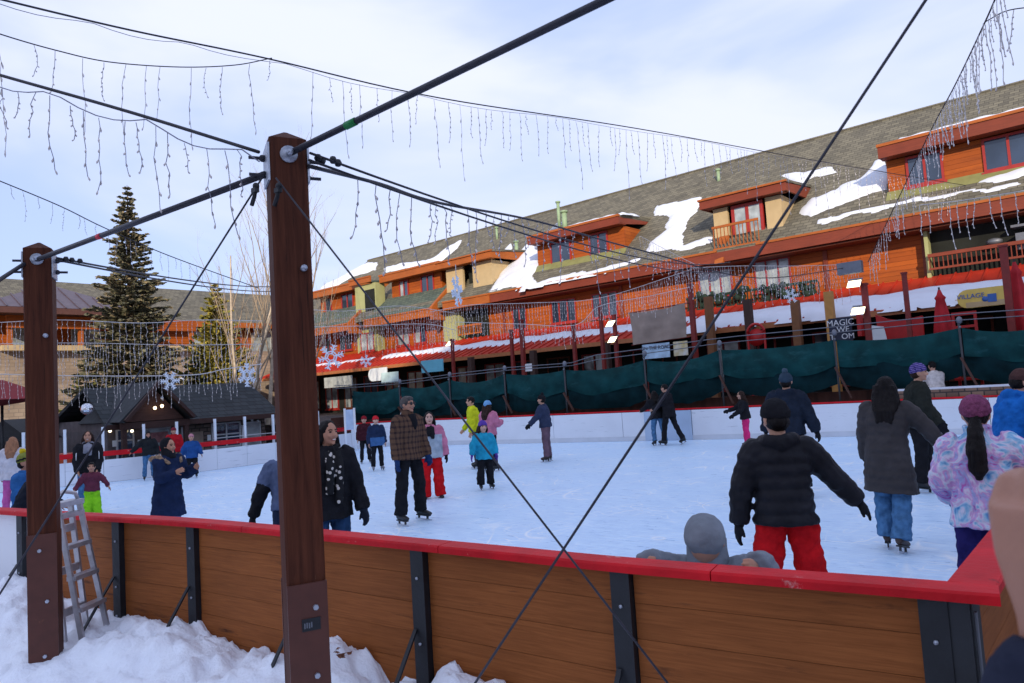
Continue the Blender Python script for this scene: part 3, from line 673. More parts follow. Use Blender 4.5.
# roof details: heat-cable strip, vent pipes
hs = MB(); p0 = Vector((-25.75, YE+.05, zroof(YE+.05)+.03)); p1 = Vector((-25.3, 34.0, zroof(34.0)+.03))
hs.bar(p0+Vector((-.28, 0, 0)), p1+Vector((-.28, 0, 0)), .07, .05); hs.bar(p0+Vector((.28, 0, 0)), p1+Vector((.28, 0, 0)), .07, .05)
for k in range(26): c = p0.lerp(p1, (k+.5)/26); hs.bar(c+Vector((-.28, 0, .01)), c+Vector((.28, 0, .01)), .2, .03, up=(0, -SL, 1))
hs.obj('roof_walkway', mat('grey_metal_strip', (.30, .33, .40), .5, .15, 5, metal=.4), lodge)
for (x, y, h, r) in ((-25.0, 33.4, 1.5, .10), (-24.3, 33.0, 1.0, .16), (-26.6, 31.2, .8, .11), (-15.2, 34.2, .5, .09), (-30.6, 34.0, .7, .08)):
    v = MB(); v.tube([(x, y, zroof(y)-.2), (x, y, zroof(y)+h)], r, 8); v.tube([(x, y, zroof(y)+h), (x, y, zroof(y)+h+.1)], r*1.5, 8); v.obj('vent_pipe', mat('pale_green_vent', (.27, .37, .22), .6), lodge)
# lower canopy: red metal with standing seams
CY0, CZ0, CY1, CZ1 = 28.6, 4.85, 25.2, 3.62
cn = MB(); cn.prism([(XL+1, CY1, CZ1), (XL+1, CY0, CZ0), (XL+1, CY0, CZ0-.12), (XL+1, CY1, CZ1-.12)], (XRT-XL-2, 0, 0)); can = fixn(cn.obj('canopy', canopy_m, lodge))
x = XL+1.2; sm_ = MB(); cs_ = (CZ0-CZ1)/(CY0-CY1)
while x < XRT-1:
    sm_.bar((x, CY1-.01, CZ1+.02), (x, CY0, CZ0+.02), .05, .06); x += .46
sm_.obj('seam_rib', canopy_m, can)
MB().box(XL+1, XRT-1, CY1-.05, CY1+.02, CZ1-.2, CZ1-.02).obj('canopy_edge', mat('canopy_trim', (.40, .14, .05), .5), can)
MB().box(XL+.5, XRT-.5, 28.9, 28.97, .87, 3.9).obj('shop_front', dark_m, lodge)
random.seed(11)
for i in range(24):
    x = XL+1.5+i*2.25; zz = random.uniform(1.9, 2.3)
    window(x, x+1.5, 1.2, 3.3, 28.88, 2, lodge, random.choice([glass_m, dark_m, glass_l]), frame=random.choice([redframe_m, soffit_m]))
# timber columns under the canopy
for (x, zt_, m_) in ((-11.8, 4.8, 0), (-10.3, 4.5, 1), (-8.62, 4.25, 0), (-7.5, 4.4, 2), (-16.5, 3.5, 1), (-20.5, 3.5, 1), (-24.5, 3.5, 1)):
    MB().box(x-.13, x+.13, 24.62, 24.86, .85, zt_).obj('column', [mat('brown_column', (.20, .085, .035), .7), mat('dark_column', (.05, .025, .02), .7), mat('tan_column', (.50, .25, .07), .7)][m_], lodge)

# ------------------------------------------------------------------ snow lying on roofs
def inpoly(p, poly):
    c = False; n = len(poly); x, y = p
    for i in range(n):
        x1, y1 = poly[i]; x2, y2 = poly[i-1]
        if (y1 > y) != (y2 > y) and x < (x2-x1)*(y-y1)/(y2-y1)+x1: c = not c
    return c
def edist(p, poly):
    best = 1e9
    for i in range(len(poly)):
        a = Vector(poly[i-1]); b = Vector(poly[i]); d = b-a; q = Vector(p); t = max(0, min(1, (q-a).dot(d)/max(d.dot(d), 1e-9))); best = min(best, (a+d*t-q).length)
    return best
def snow_sheet(label, poly, f3, nrm, th=.16, res=.11, rough=.25, soft=.3):
    """poly in plane coords -> 3D via f3(u,v); heap with rounded uneven edges"""
    us = [p[0] for p in poly]; vs_ = [p[1] for p in poly]; u0, u1, v0, v1 = min(us)-.3, max(us)+.3, min(vs_)-.3, max(vs_)+.3
    nu, nv = int((u1-u0)/res)+1, int((v1-v0)/res)+1; nrm = Vector(nrm); Hh = {}; V = []; idx = {}
    def sd(u, v):
        uu = u+rough*nz3(u, v, 3.3, 1.1)+rough*.4*nz3(u, v, 9, 3.2); vv = v+rough*nz3(u, v, 7.7, 1.1)+rough*.4*nz3(u, v, 5, 3.2)
        return edist((uu, vv), poly)*(1 if inpoly((uu, vv), poly) else -1)
    for i in range(nu):
        for j in range(nv):
            u, v = u0+i*res, v0+j*res; d = sd(u, v)
            if d > -res*1.2:
                h = th*(1-math.exp(-max(d, 0)/soft*1.5))*(.8+.35*nz3(u, v, 1, 2)) if d > 0 else -.05
                idx[(i, j)] = len(V); V.append(f3(u, v)+nrm*h)
    Fc = [(idx[(i, j)], idx[(i+1, j)], idx[(i+1, j+1)], idx[(i, j+1)]) for i in range(nu-1) for j in range(nv-1) if all(k in idx for k in ((i, j), (i+1, j), (i+1, j+1), (i, j+1)))]
    o = MB().add(V, Fc, 0, True).obj('roof_snow', snowr_m)
    fixn(o); return tag(o, label, None, None, 'stuff')
RN = Vector((0, -SL, 1)).normalized()
def f_roof(u, v): return Vector((u, v, zroof(v)))
def onroof(x, y):
    d = ray(x, y); t = (ZE-SL*YE-CH)/(d.z-SL*d.y); p = CP+d*t; return (p.x, p.y)
def roofsnow(label, px, **k): return snow_sheet(label, [onroof(*p) for p in px], f_roof, RN, **k)
roofsnow('thick snow patch on the lodge roof left of the cream-walled dormer', [(657, 206), (698, 197), (702, 205), (690, 217), (683, 232), (686, 243), (714, 235), (712, 243), (690, 249), (665, 252), (642, 253), (648, 243), (664, 230), (668, 216), (656, 217)])
roofsnow('large snow patch on the lodge roof left of the long right dormer', [(797, 213), (812, 198), (842, 188), (858, 178), (874, 160), (884, 158), (889, 189), (870, 196), (840, 207), (812, 217)])
roofsnow('small snow patch on the lodge roof above and right of the cream-walled dormer', [(780, 175), (806, 170), (833, 165), (836, 172), (815, 178), (803, 185), (797, 188)])
roofsnow('snow strip along the lodge eave below the long right dormer', [(815, 221), (845, 213), (890, 204.5), (930, 197), (1024, 181), (1024, 184), (930, 201.5), (890, 209), (850, 217), (815, 226)], th=.07, rough=.26, soft=.15)
roofsnow('snow heap at the far right lodge eave', [(975, 182), (1000, 172), (1024, 165), (1040, 164), (1040, 174), (1000, 182)], th=.12, rough=.15)
roofsnow('sloping snow field on the lodge roof beside the grey roof walkway', [(490, 291), (499, 274), (519, 253), (528, 243), (536, 243), (540, 268), (530, 276), (545, 281), (515, 288)])
roofsnow('snow remnant on the lodge roof above the grey roof walkway', [(502, 252), (510, 243), (513, 248), (506, 257)], th=.1, rough=.12)
roofsnow('icy snow line along the lodge eave under the left wide dormer', [(520, 286), (560, 276), (600, 268), (640, 258), (641, 261), (600, 272), (560, 281), (522, 290)], th=.06, rough=.15, soft=.15)
roofsnow('snow streak high on the far left lodge roof', [(384, 268), (400, 264), (434, 258), (452, 245), (462, 240), (458, 248), (440, 262), (420, 266), (386, 273)], th=.2, rough=.2)
roofsnow('second snow streak on the far left end of the lodge roof', [(320, 288), (350, 272), (365, 264), (377, 262), (376, 270), (350, 278), (330, 290)], th=.2, rough=.2)
def dsnow(label, dd, x0, x1, v0, v1):
    d, yf, zf, yb = dd
    return snow_sheet(label, [(x0, yf+v0), (x1, yf+v0), (x1, yf+v1), (x0+.6, yf+v1)], lambda u, v: Vector((u, v, zf+.10*(v-yf)+.005)), (0, 0, 1), th=.16, rough=.12, soft=.12)
dsnow('thin snow layer on top of the long right dormer', dR, -5.9, 5, .05, 1.6)
dsnow('thin snow layer on top of the wide left dormer', dL, -22, -17.9, .2, 1.8)
def f_can(u, v): return Vector((u, v, CZ1+(v-CY1)*(CZ0-CZ1)/(CY0-CY1)))
snow_sheet('snow lying on the red canopy at the right half of the lodge', [(-13.4, 25.1), (-1, 25.1), (6, 25.1), (6, 27.1), (-1.5, 27.0), (-7, 26.95), (-13.3, 26.9)], f_can, (0, 0, 1), th=.24, rough=.22, res=.13)
snow_sheet('narrow snow band on the red canopy at the left half of the lodge', [(-34, 26.6), (-28, 26.4), (-20, 26.3), (-13.6, 26.3), (-13.6, 27.2), (-20, 27.2), (-28, 27.3), (-34, 27.2)], f_can, (0, 0, 1), th=.2, rough=.25, res=.14)
snow_sheet('thin snow line on the red canopy at the far left end of the lodge', [(-45, 26.6), (-40, 26.5), (-35, 26.6), (-35, 27.0), (-40, 27.0), (-45, 27.1)], f_can, (0, 0, 1), th=.15, rough=.25, res=.14)
# ------------------------------------------------------------------ unseen tower added behind the photographer, sized to shade the rink
occluder = thing('shade_tower', 'unseen brown tower added far behind the photographer to shade the rink', 'building')
MB().box(26.5, 38, -77, -60.5, GZ, 35).obj('shade_wing', mat('shade_tower_wall', (.30, .24, .19), .8), occluder)  # lower step added so the hut stays shaded and the trees lit
MB().box(38, 84, -78, -60, GZ, 41).obj('wall', mat('shade_tower_wall', (.30, .24, .19), .8), occluder)
MB().box(37.5, 84.5, -78.5, -59.5, 41, 42).obj('roof', mat('shade_tower_roof', (.16, .14, .12), .8), occluder)
for r_ in range(10):
    for c_ in range(18):
        x = 38.8+c_*2.5; z = 2.0+r_*3.9
        MB().box(x, x+1.4, -60.0, -59.93, z, z+1.9).obj('window', glass_l, occluder)

# ------------------------------------------------------------------ skate hut behind the left barrier
hut = thing('skate_hut', 'low dark wooden skate hut with grey shingle roof and lit front gable', 'hut')
HX = -25.2
hwall = mat('hut_wall', (.11, .095, .10), .8, .3, 3)
hstone = brick_mat('hut_stone', (.20, .15, .13), (.12, .09, .08), (.05, .045, .04), 1, .28, .14, .02, 'yz', mottle=.4)
MB().box(HX-5, HX, 8.5, 14.0, GZ, 1.62).obj('wall', hwall, hut)
MB().box(HX, HX+.06, 11.0, 14.0, GZ, 1.35).obj('stone_facing', hstone, hut)
# main roof: ridge along Y
ro = MB(); ro.prism([(HX+.75, 8.2, 1.46), (HX-2.2, 8.5, 2.76), (HX-5.4, 8.2, 1.46), (HX-5.4, 8.2, 1.34), (HX-2.2, 8.5, 2.62), (HX+.75, 8.2, 1.34)], (0, 6.1, 0))
fixn(ro.obj('roof', dark_shingle, hut))
MB().box(HX+.70, HX+.80, 8.2, 14.3, 1.30, 1.47).obj('eave_board', mat('hut_trim', (.05, .022, .018), .7), hut)
# front gable
gy0, gy1, gym, gz0, gz1 = 8.55, 10.7, 9.6, 1.62, 2.68
ga = MB(); ga.prism([(HX+1.35, gy0, gz0-.12), (HX+1.35, gym, gz1), (HX+1.35, gym, gz1+.14), (HX+1.35, gy0-.16, gz0-.08)], (-3.8, 0, 0)); ga.prism([(HX+1.35, gy1, gz0-.12), (HX+1.35, gym, gz1), (HX+1.35, gym, gz1+.14), (HX+1.35, gy1+.16, gz0-.08)], (-3.8, 0, 0))
tag(fixn(ga.obj('gable_roof', mat('hut_gable_roof', (.03, .035, .04), .85, .3, 4), hut)), None, None, None, 'stuff')
gt = mat('hut_trim')if False else MATS['hut_trim']
for y_, s_ in ((gy0, 1), (gy1, -1)):
    b_ = MB(); b_.bar((HX+1.38, y_, gz0-.06), (HX+1.38, gym, gz1+.06), .10, .20, up=(1, 0, 0)); b_.obj('barge_board', gt, hut)
fixn(MB().prism([(HX+1.0, gy0+.15, gz0-.1), (HX+1.0, gy1-.15, gz0-.1), (HX+1.0, gym, gz1-.12)], (-.06, 0, 0)).obj('gable_infill', mat('hut_gable', (.075, .035, .028), .8, .2, 4, st=(1, 1, 8)), hut))
MB().box(HX+.9, HX+1.1, gy0, gy1, gz0-.34, gz0-.12).obj('beam', gt, hut)
for y_ in (gy0+.1, gy1-.1): MB().box(HX+.92, HX+1.06, y_-.07, y_+.07, GZ, gz0-.34).obj('column', gt, hut)
for (px, py) in ((155, 408), (162, 406), (162, 398)):
    p = atx(px, py, HX+1.25); lb = MB(); lb.ball(p, .055, n=8, m=6); lb.obj('lamp', warm_bulb if py > 400 else whitesign_m, hut)
wfr = mat('pale_window_frame', (.50, .52, .56), .5)
def win_x(X, y0, y1, z0, z1, ny, nz_, parent, gl, fm, nm='window'):
    fr = .05; b_ = MB(); b_.box(X, X+.06, y0, y1, z0, z0+fr); b_.box(X, X+.06, y0, y1, z1-fr, z1)
    for i in range(ny+1): y = y0+(y1-y0-fr)*i/ny; b_.box(X, X+.06, y, y+fr, z0+fr+.001, z1-fr-.001)
    for i in range(1, nz_): z = z0+(z1-z0)*i/nz_; b_.box(X+.004, X+.056, y0+fr+.002, y1-fr-.002, z, z+fr)
    o = b_.obj(nm, fm, parent); MB().box(X+.01, X+.03, y0+.02, y1-.02, z0+.02, z1-.02).obj('pane', gl, o); return o
win_x(HX+.0, 8.75, 9.3, .1, 1.3, 1, 3, hut, glass_m, wfr)
win_x(HX+.0, 10.85, 11.0, .3, 1.2, 1, 1, hut, glass_l, wfr)
MB().box(HX+.065, HX+.09, 13.05, 13.15, .1, 1.1).obj('notice', whitesign_m, hut)
for yy, zz in ((8.62, .75), (9.4, .7), (11.75, .65)): MB().box(HX+.065, HX+.085, yy, yy+.13, zz, zz+.2).obj('notice', whitesign_m, hut)
win_x(HX+.0, 9.6, 10.5, -.45, 1.25, 1, 1, hut, glass_l, wfr, 'door')
win_x(HX+.06, 11.9, 13.0, .35, 1.25, 2, 2, hut, glass_m, wfr)
win_x(HX+.06, 13.2, 13.8, .2, 1.2, 1, 2, hut, glass_l, wfr)
MB().box(HX+.02, HX+.05, 9.7, 10.4, .75, 1.1).obj('poster', mat('pink_poster', (.35, .16, .17), .7, .3, 9), hut)
MB().box(HX+.065, HX+.09, 11.1, 11.6, .15, 1.0).obj('notice_board', mat('tan_board', (.32, .25, .2), .7, .2, 5), hut)
for (px, py) in ((110, 431), (132, 431), (252, 420), (258, 421)):
    p = atx(px, py, HX+.25); MB().ball(p, .05, n=8, m=6).obj('lamp', warm_bulb if px < 200 else whitesign_m, hut)
MB().tube([(HX+1.2, 8.5, .62), (HX+1.2, 11.2, .62)], .02, 6).obj('queue_rail', wfr, hut)
MB().tube([(HX+1.2, 11.4, .75), (HX+1.2, 14.2, .75)], .02, 6).obj('queue_rail', wfr, hut)

# ------------------------------------------------------------------ lodge wing at the far left
w2 = thing('lodge_wing', 'far left lodge wing with brown roof, purple metal porch roof and orange walls', 'building')
X2 = -50.
MB().box(X2-10, X2, -6, 40, 1, 8.1).obj('wall', orange_side, w2)
r2 = MB(); r2.prism([(X2+1, -8, 7.95), (X2-6, -8, 11.3), (X2-13, -8, 7.95), (X2-13, -8, 7.7), (X2-6, -8, 11.0), (X2+1, -8, 7.7)], (0, 50, 0)); fixn(r2.obj('roof', shingle_y, w2))
MB().box(X2+.95, X2+1.08, -8, 42, 7.55, 7.93).obj('fascia', fascia_or, w2)
purple = mat('purple_metal_roof', (.085, .06, .075), .45, .15, 3)
pr = MB(); a1, a2, ap, ab = (X2+5, 9.0, 7.95), (X2+5, 17.4, 7.95), (X2+.5, 13.6, 10.0), (X2-4, 13.6, 10.0)
pr.add([a1, a2, ap, ab, (X2-4, 9, 7.95), (X2-4, 17.4, 7.95)], [(0, 1, 2), (1, 5, 3, 2), (4, 0, 2, 3), (5, 4, 3), (4, 5, 1, 0)]); prf = fixn(pr.obj('porch_roof', purple, w2))
sb_ = MB()
for k in range(13):
    t = k/12; y = 9.0+8.4*t; e = 1-abs(2*t-1); top = Vector(a1).lerp(Vector(a2), t); sb_.bar(top+Vector((0, 0, .03)), Vector((X2+5-4.5*e, y, 7.95+2.05*e+.03)), .06, .06)
sb_.obj('seam_rib', purple, prf)
MB().box(X2+4.85, X2+5.05, 8.9, 17.5, 7.6, 7.93).obj('porch_fascia', mat('porch_trim', (.10, .04, .03), .6), w2)
MB().box(X2+3.9, X2+4.0, 10.6, 21.0, 6.9, 7.6).obj('porch_beam', orange_side, w2)
MB().box(X2+1, X2+3.9, 10.4, 21.2, 5.65, 5.95).obj('balcony_floor', cream_m, w2)
MB().box(X2+2.5, X2+3.2, 6, 34, GZ, 5.65).obj('stone_base', stone_m, w2)
for y in (10.8, 14.3, 17.5, 20.8): MB().box(X2+3.6, X2+3.85, y-.12, y+.12, 5.95, 6.9).obj('column', fascia_or, w2)
for (y, z) in ((14.9, 6.0), (11.6, 6.0), (17.7, 6.0), (24, 5.8), (27, 5.8), (30, 5.8), (33, 5.8), (22.4, 5.8)): win_x(X2+.02, y, y+1.6, z, z+1.5, 2, 1, w2, glass_l, mat('pale_frame', (.55, .55, .55), .5))
snow_sheet('snow lying on the stone terrace of the far left lodge wing', [(X2+2.2, 15), (X2+3.4, 15), (X2+3.4, 22), (X2+2.2, 22)], lambda u, v: Vector((u+1.2, v, 3.6)), (0, 0, 1), th=.4, rough=.2, res=.25)
st = thing('stone_terrace', 'sunlit stone terrace wall with snow in front of the far left lodge wing', 'wall')
MB().box(X2+3.3, X2+6.5, 4, 24, GZ, 3.6).obj('wall', stone_m, st)
# red awning at the left edge
aw = thing('red_awning', 'dark red awning on a pole at the left edge behind the rink', 'awning')
c = atd(2, 402, 22); am = MB(); am.add([c+Vector((0, 0, .7)), c+RH*1.7+Vector((0, 0, .05)), c+FH*1.6+Vector((0, 0, .05)), c-RH*1.7+Vector((0, 0, .05)), c-FH*1.6+Vector((0, 0, .05)), c+Vector((0, 0, -.12))], [(0, 1, 2), (0, 2, 3), (0, 3, 4), (0, 4, 1), (5, 2, 1), (5, 3, 2), (5, 4, 3), (5, 1, 4)])
am.obj('canopy', mat('dark_red_canvas', (.22, .015, .02), .7), aw); MB().tube([Vector((c.x, c.y, GZ)), c], .04, 8).obj('pole', black_m, aw)
ks = thing('small_kiosk', 'small black gabled kiosk between the left post and the red awning', 'kiosk')
c = atd(20, 425, 24); kb = MB(); kb.obox(Vector((c.x, c.y, .3)), RH, FH, Vector((0, 0, 1)), .7, .6, .8); kb.obj('body', black_m, ks)
kr = MB(); kr.prism([Vector((c.x, c.y, 1.1))-RH*.95-FH*.8, Vector((c.x, c.y, 1.1))+RH*.95-FH*.8, Vector((c.x, c.y, 1.85))-FH*.8], FH*1.6); fixn(kr.obj('roof', black_m, ks))
ybk = thing('yellow_backboard', 'pale yellow lit shop board between left post and awning', 'board'); c = atd(42, 403, 30); MB().obox(c, RH, FH, Vector((0, 0, 1)), .6, .05, .8).obj('panel', mat('pale_yellow', (.6, .42, .16), .7), ybk); MB().obox(Vector((c.x, c.y, (c.z-.8+GZ)/2)), RH, FH, Vector((0, 0, 1)), .06, .05, (c.z-.8-GZ)/2).obj('leg', black_m, ybk)

# ------------------------------------------------------------------ trees
def spruce(label, base, H, R, seed, cols, droop=.25, lo=.12, nlev=46, dens=1.):
    rnd = random.Random(seed); t = thing('conifer_tree', label, 'tree', base)
    tr = MB(); tr.tube([(0, 0, -.2), (0, 0, H*.5), (0, 0, H)], [.02*H, .012*H, .01], 8); tr.obj('trunk', bark_m, t)
    cr = MB()
    for l in range(nlev):
        f = l/(nlev-1); z = H*(lo+(1-lo)*f**.92*.985); Lb = R*(1-f)**.85*(.9+.2*rnd.random())+.05*H*.1
        n = max(5, int((12.5-7*f)))
        for k in range(n):
            az = 2*math.pi*(k/n)+rnd.uniform(-.3, .3)+l*1.7; ln = Lb*rnd.uniform(.62, 1.12); up = rnd.uniform(-.1, .25)-droop*(1-f)
            d = Vector((math.cos(az), math.sin(az), up)).normalized(); side = Vector((-math.sin(az), math.cos(az), 0))
            cr.tube([(0, 0, z), Vector((0, 0, z))+d*ln], [.012, .004], 4, 1, False)
            m = max(3, int(ln/.085*dens))
            for q in range(m):
                u = (q+.5)/m
                if u < .12: continue
                c = Vector((0, 0, z))+d*(ln*u)+Vector((0, 0, .10*ln*u*u))
                for s in (-1, 1, 0):
                    tl = (.16+.42*(1-u)*ln*.5)*rnd.uniform(.7, 1.25)
                    tl = min(tl, .55)
                    dd = (d*rnd.uniform(.5, 1)+side*s*rnd.uniform(.5, 1.)+Vector((0, 0, rnd.uniform(-.35, .25)))).normalized()
                    wv = dd.cross(Vector((rnd.uniform(-1, 1), rnd.uniform(-1, 1), rnd.uniform(-.6, .9)))).normalized()*rnd.uniform(.032, .06)
                    e = c+dd*tl; mi = 0 if rnd.random() < .7 else 2
                    cr.add([c-wv, c+wv, c+dd*tl*.6+wv*1.2, e, c+dd*tl*.6-wv*1.2], [(0, 1, 2, 3, 4)], mi)
    cr.obj('crown', [cols[0], bark_m, cols[1]], t)
    return t
needle1 = mat('spruce_needles', (.125, .12, .070), .8, .35, 3); needle2 = mat('spruce_needles_pale', (.25, .20, .12), .8, .35, 3)
needle3 = mat('pine_needles', (.34, .28, .045), .8, .35, 3); needle4 = mat('pine_needles_dark', (.15, .15, .035), .8, .3, 3)
p = atd(127, 185, 33); spruce('tall spruce with brown-green needles rising left of the central post', (p.x, p.y, GZ), p.z-GZ, 2.7, 3, (needle1, needle2), nlev=44, dens=1.15, droop=.14)
p = atd(215, 284, 36); spruce('short yellow-green pine right of the tall spruce', (p.x, p.y, GZ), p.z-GZ, 2.3, 9, (needle3, needle4), droop=-.45, lo=.25, nlev=26, dens=1.)
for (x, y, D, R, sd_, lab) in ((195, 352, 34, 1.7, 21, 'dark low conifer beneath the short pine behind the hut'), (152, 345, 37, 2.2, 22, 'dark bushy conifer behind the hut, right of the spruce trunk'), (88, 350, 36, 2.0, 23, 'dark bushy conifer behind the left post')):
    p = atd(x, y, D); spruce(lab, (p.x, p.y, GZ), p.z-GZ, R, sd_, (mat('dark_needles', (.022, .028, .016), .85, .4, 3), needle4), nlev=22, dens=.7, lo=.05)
def bare_tree(label, base, H, seed, lean=(0, 0), spread=.35, depth=5, r0=.09, nb=4):
    rnd = random.Random(seed); t = thing('bare_tree', label, 'tree', base); tr = MB(); cw = MB()
    def limb(mb, a, d, ln, r, lev):
        pts = [a]; p = a.copy(); dd = d.copy(); n = 5
        for i in range(n):
            dd = (dd+Vector((rnd.uniform(-.12, .12), rnd.uniform(-.12, .12), .07))).normalized(); p = p+dd*ln/n; pts.append(p.copy())
        mb.tube(pts, [r*(1-.72*i/n) for i in range(n+1)], 5 if lev else 8, 0, False)
        if lev >= depth: return
        for k in range(nb if lev else int(nb*2.6)):
            f = rnd.uniform(.28, .98) if lev else rnd.uniform(.22, .98); i = min(int(f*n), n-1); q = pts[i].lerp(pts[i+1], f*n-i)
            az = rnd.uniform(0, 6.283); sp = spread*rnd.uniform(.7, 1.5)
            nd = (dd+Vector((math.cos(az)*sp*1.4, math.sin(az)*sp*1.4, rnd.uniform(-.05, .3)))).normalized()
            limb(cw, q, nd, ln*rnd.uniform(.34, .55)*(1.05-.35*f), r*(1-.7*f)*.5, lev+1)
    limb(tr, Vector((0, 0, -.2)), Vector((lean[0], lean[1], 1)).normalized(), H, r0, 0)
    tr.obj('trunk', birch_m, t); cw.obj('crown', mat('pale_twigs', (.33, .25, .17), .9, .3, 4), t)
    return t
for (x, y, yt, D, sd_, ln_, lab) in ((250, 425, 190, 29, 5, (-.03, 0), 'slender bare aspen just left of the central post'), (262, 428, 165, 30, 6, (.02, .05), 'tall pale bare aspen partly hidden by the central post'), (303, 425, 200, 31, 8, (.0, .02), 'bare aspen just right of the central post'), (240, 428, 238, 31, 14, (-.10, -.05), 'short leaning bare aspen above the hut roof')):
    a = atd(x, y, D); b = atd(x, yt, D); bare_tree(lab, (a.x, a.y, GZ), b.z-GZ, sd_, ln_, depth=3, r0=.10, nb=5)

# ------------------------------------------------------------------ timber posts
PT = 1.39+CH; PW = .19
def timber_post(x, D, label, rot, zb, plate, PT=PT):
    c = atd(x, 400, D); base = Vector((c.x, c.y, zb)); t = thing('timber_post', label, 'post', base, 0, 'dark timber posts outside the rink')
    ax = (RH*math.cos(rot)+FH*math.sin(rot)).normalized(); ay = Vector((-ax.y, ax.x, 0)); az = Vector((0, 0, 1)); Ht = PT-zb; h = PW/2
    pb = MB(); b = .010
    def ringp(z, s=1.): return [ax*(i*h*s)+ay*(j*h*s)+az*z for i, j in ((-1+b/h, -1), (1-b/h, -1), (1, -1+b/h), (1, 1-b/h), (1-b/h, 1), (-1+b/h, 1), (-1, 1-b/h), (-1, -1+b/h))]
    pb.loft([ringp(0), ringp(Ht*.33), ringp(Ht*.66), ringp(Ht-.06), ringp(Ht, .08)], smooth=False); pb.obj('beam', brown_post, t)
    # steel shoe plates low on the post
    for s in (-1, 1):
        q = MB(); q.obox(ay*(s*(h+.006))+az*(plate/2), ax, ay, az, h*1.02, .006, plate/2); so = q.obj('shoe_plate', rustplate_m, t)
        for z in (.12, .45, .85, plate-.12):
            kx = .02*((z*10) % 3-1); MB().tube([ax*kx+ay*(s*(h+.008))+az*z, ax*kx+ay*(s*(h+.028))+az*z], .014, 6, smooth=False).obj('bolt', steel_m, so)
    for s in (-1, 1):
        q = MB(); q.obox(ax*(s*(h+.005))+az*(Ht-.19), ax, ay, az, .005, h*.96, .10); br = q.obj('top_bracket', steel_m, t)
        for dz in (-.14, -.23):
            ew = MB(); ew.tube([ax*(s*(h+.005))+az*(Ht+dz)+ay*.03, ax*(s*(h+.09))+az*(Ht+dz)+ay*.03], .010, 6); ew.ball(ax*(s*(h+.02))+az*(Ht+dz)+ay*.03, .02, n=8, m=5); ew.obj('eye_bolt', rod_m, br)
    for s in (-1, 1):
        q = MB(); q.tube([ay*(s*(h))+az*(Ht-.15), ay*(s*(h+.012))+az*(Ht-.15)], .045, 14); q.tube([ay*(s*h)+az*(Ht-.15), ay*(s*(h+.06))+az*(Ht-.15)], .016, 8); q.obj('washer', steel_m, t)
    q = MB(); q.tube([-ay*h+ax*.05+az*(Ht-.75), -ay*(h+.03)+ax*.05+az*(Ht-.75)], .017, 8); q.obj('bolt', steel_m, t)
    return t, ax, ay, base
ang = rad(26)
postC, axC, ayC, bC = timber_post(296, 3.67, 'thick central timber post with pyramid top and galvanised top brackets', ang, -.40, 1.30, PT+.05)
postL, axL, ayL, bL = timber_post(42, 5.5, 'thinner-looking left timber post beside the aluminium stepladder', ang-rad(2), -.42, 1.35)
postR, axR, ayR, bR = timber_post(1152, 1.78, 'timber post just outside the right edge of the picture', ang, -.40, 1.18, PT+.16)
pl_ = MB(); pl_.obox(-ayC*(PW/2+.014)+axC*.012+Vector((0, 0, 1.10)), axC, ayC, Vector((0, 0, 1)), .045, .003, .030); pl_.obj('name_plate', black_m, postC)
nm_ = MB()
for k in range(4): nm_.obox(-ayC*(PW/2+.018)+axC*(-.02+k*.011)+Vector((0, 0, 1.097+.002*(k % 2))), axC, ayC, Vector((0, 0, 1)), .003, .001, .013)
nm_.obj('plate_mark', pipe_m, postC)

# ------------------------------------------------------------------ rods, guy cables
TC = Vector((bC.x, bC.y, PT+.05)); TL = Vector((bL.x, bL.y, PT)); TR = Vector((bR.x, bR.y, PT+.16))
def sagline(a, b, sag, n=24):
    return [Vector(a).lerp(Vector(b), i/n)-Vector((0, 0, 4*sag*(i/n)*(1-i/n))) for i in range(n+1)]
def cable(name, label, cat, pts, r, m, n=6, grp='cables strung between the timber posts'):
    return tag(MB().tube(pts, r, n).obj(name, m), label, cat, grp)
cable('steel_rod', 'thick dark rod from the top of the central post up to the upper right', 'rod', [TC-ayC*.09-Vector((0, 0, .145)), atd(1140, -260, 1.86)], .0165, rod_m, 10)
cable('steel_rod', 'dark rod joining the tops of the left and central posts', 'rod', [TL-ayL*.10-Vector((0, 0, .155)), TC-axC*.11-Vector((0, 0, .235))], .0180, rod_m, 10)
rods = [o for o in COL.objects if o.name.startswith('steel_rod')]
def tape(rod, a, b, f, m, w=.05):
    p = a.lerp(b, f); dd = (b-a).normalized(); MB().tube([p-dd*w, p+dd*w], .0195, 10).obj('tape', m, rod)
tape(rods[0], TC-ayC*.09-Vector((0, 0, .145)), atd(1140, -260, 1.86), .135, mat('green_tape', (.01, .20, .05), .5), .035)
tape(rods[1], TL-ayL*.10-Vector((0, 0, .155)), TC-axC*.11-Vector((0, 0, .235)), .36, mat('red_tape', (.55, .02, .05), .5), .03)
def pxc(name, label, a, b, r, m, ext=None): return cable(name, label, 'cable', [atd(*a), atd(*b)], r, m)
pxc('guy_cable', 'thin guy cable slanting from the central post down to the lower left edge', (262, 178, 3.64), (-178, 876, 3.3), .005, rod_m)
pxc('guy_cable', 'thin guy cable slanting from the central post down to the bottom right', (276, 178, 3.55), (890, 970, 2.3), .0045, rod_m)
pxc('guy_cable', 'long guy cable crossing from the upper right edge to the bottom middle', (1096, -258, 1.80), (330, 903, 2.7), .0045, rod_m)
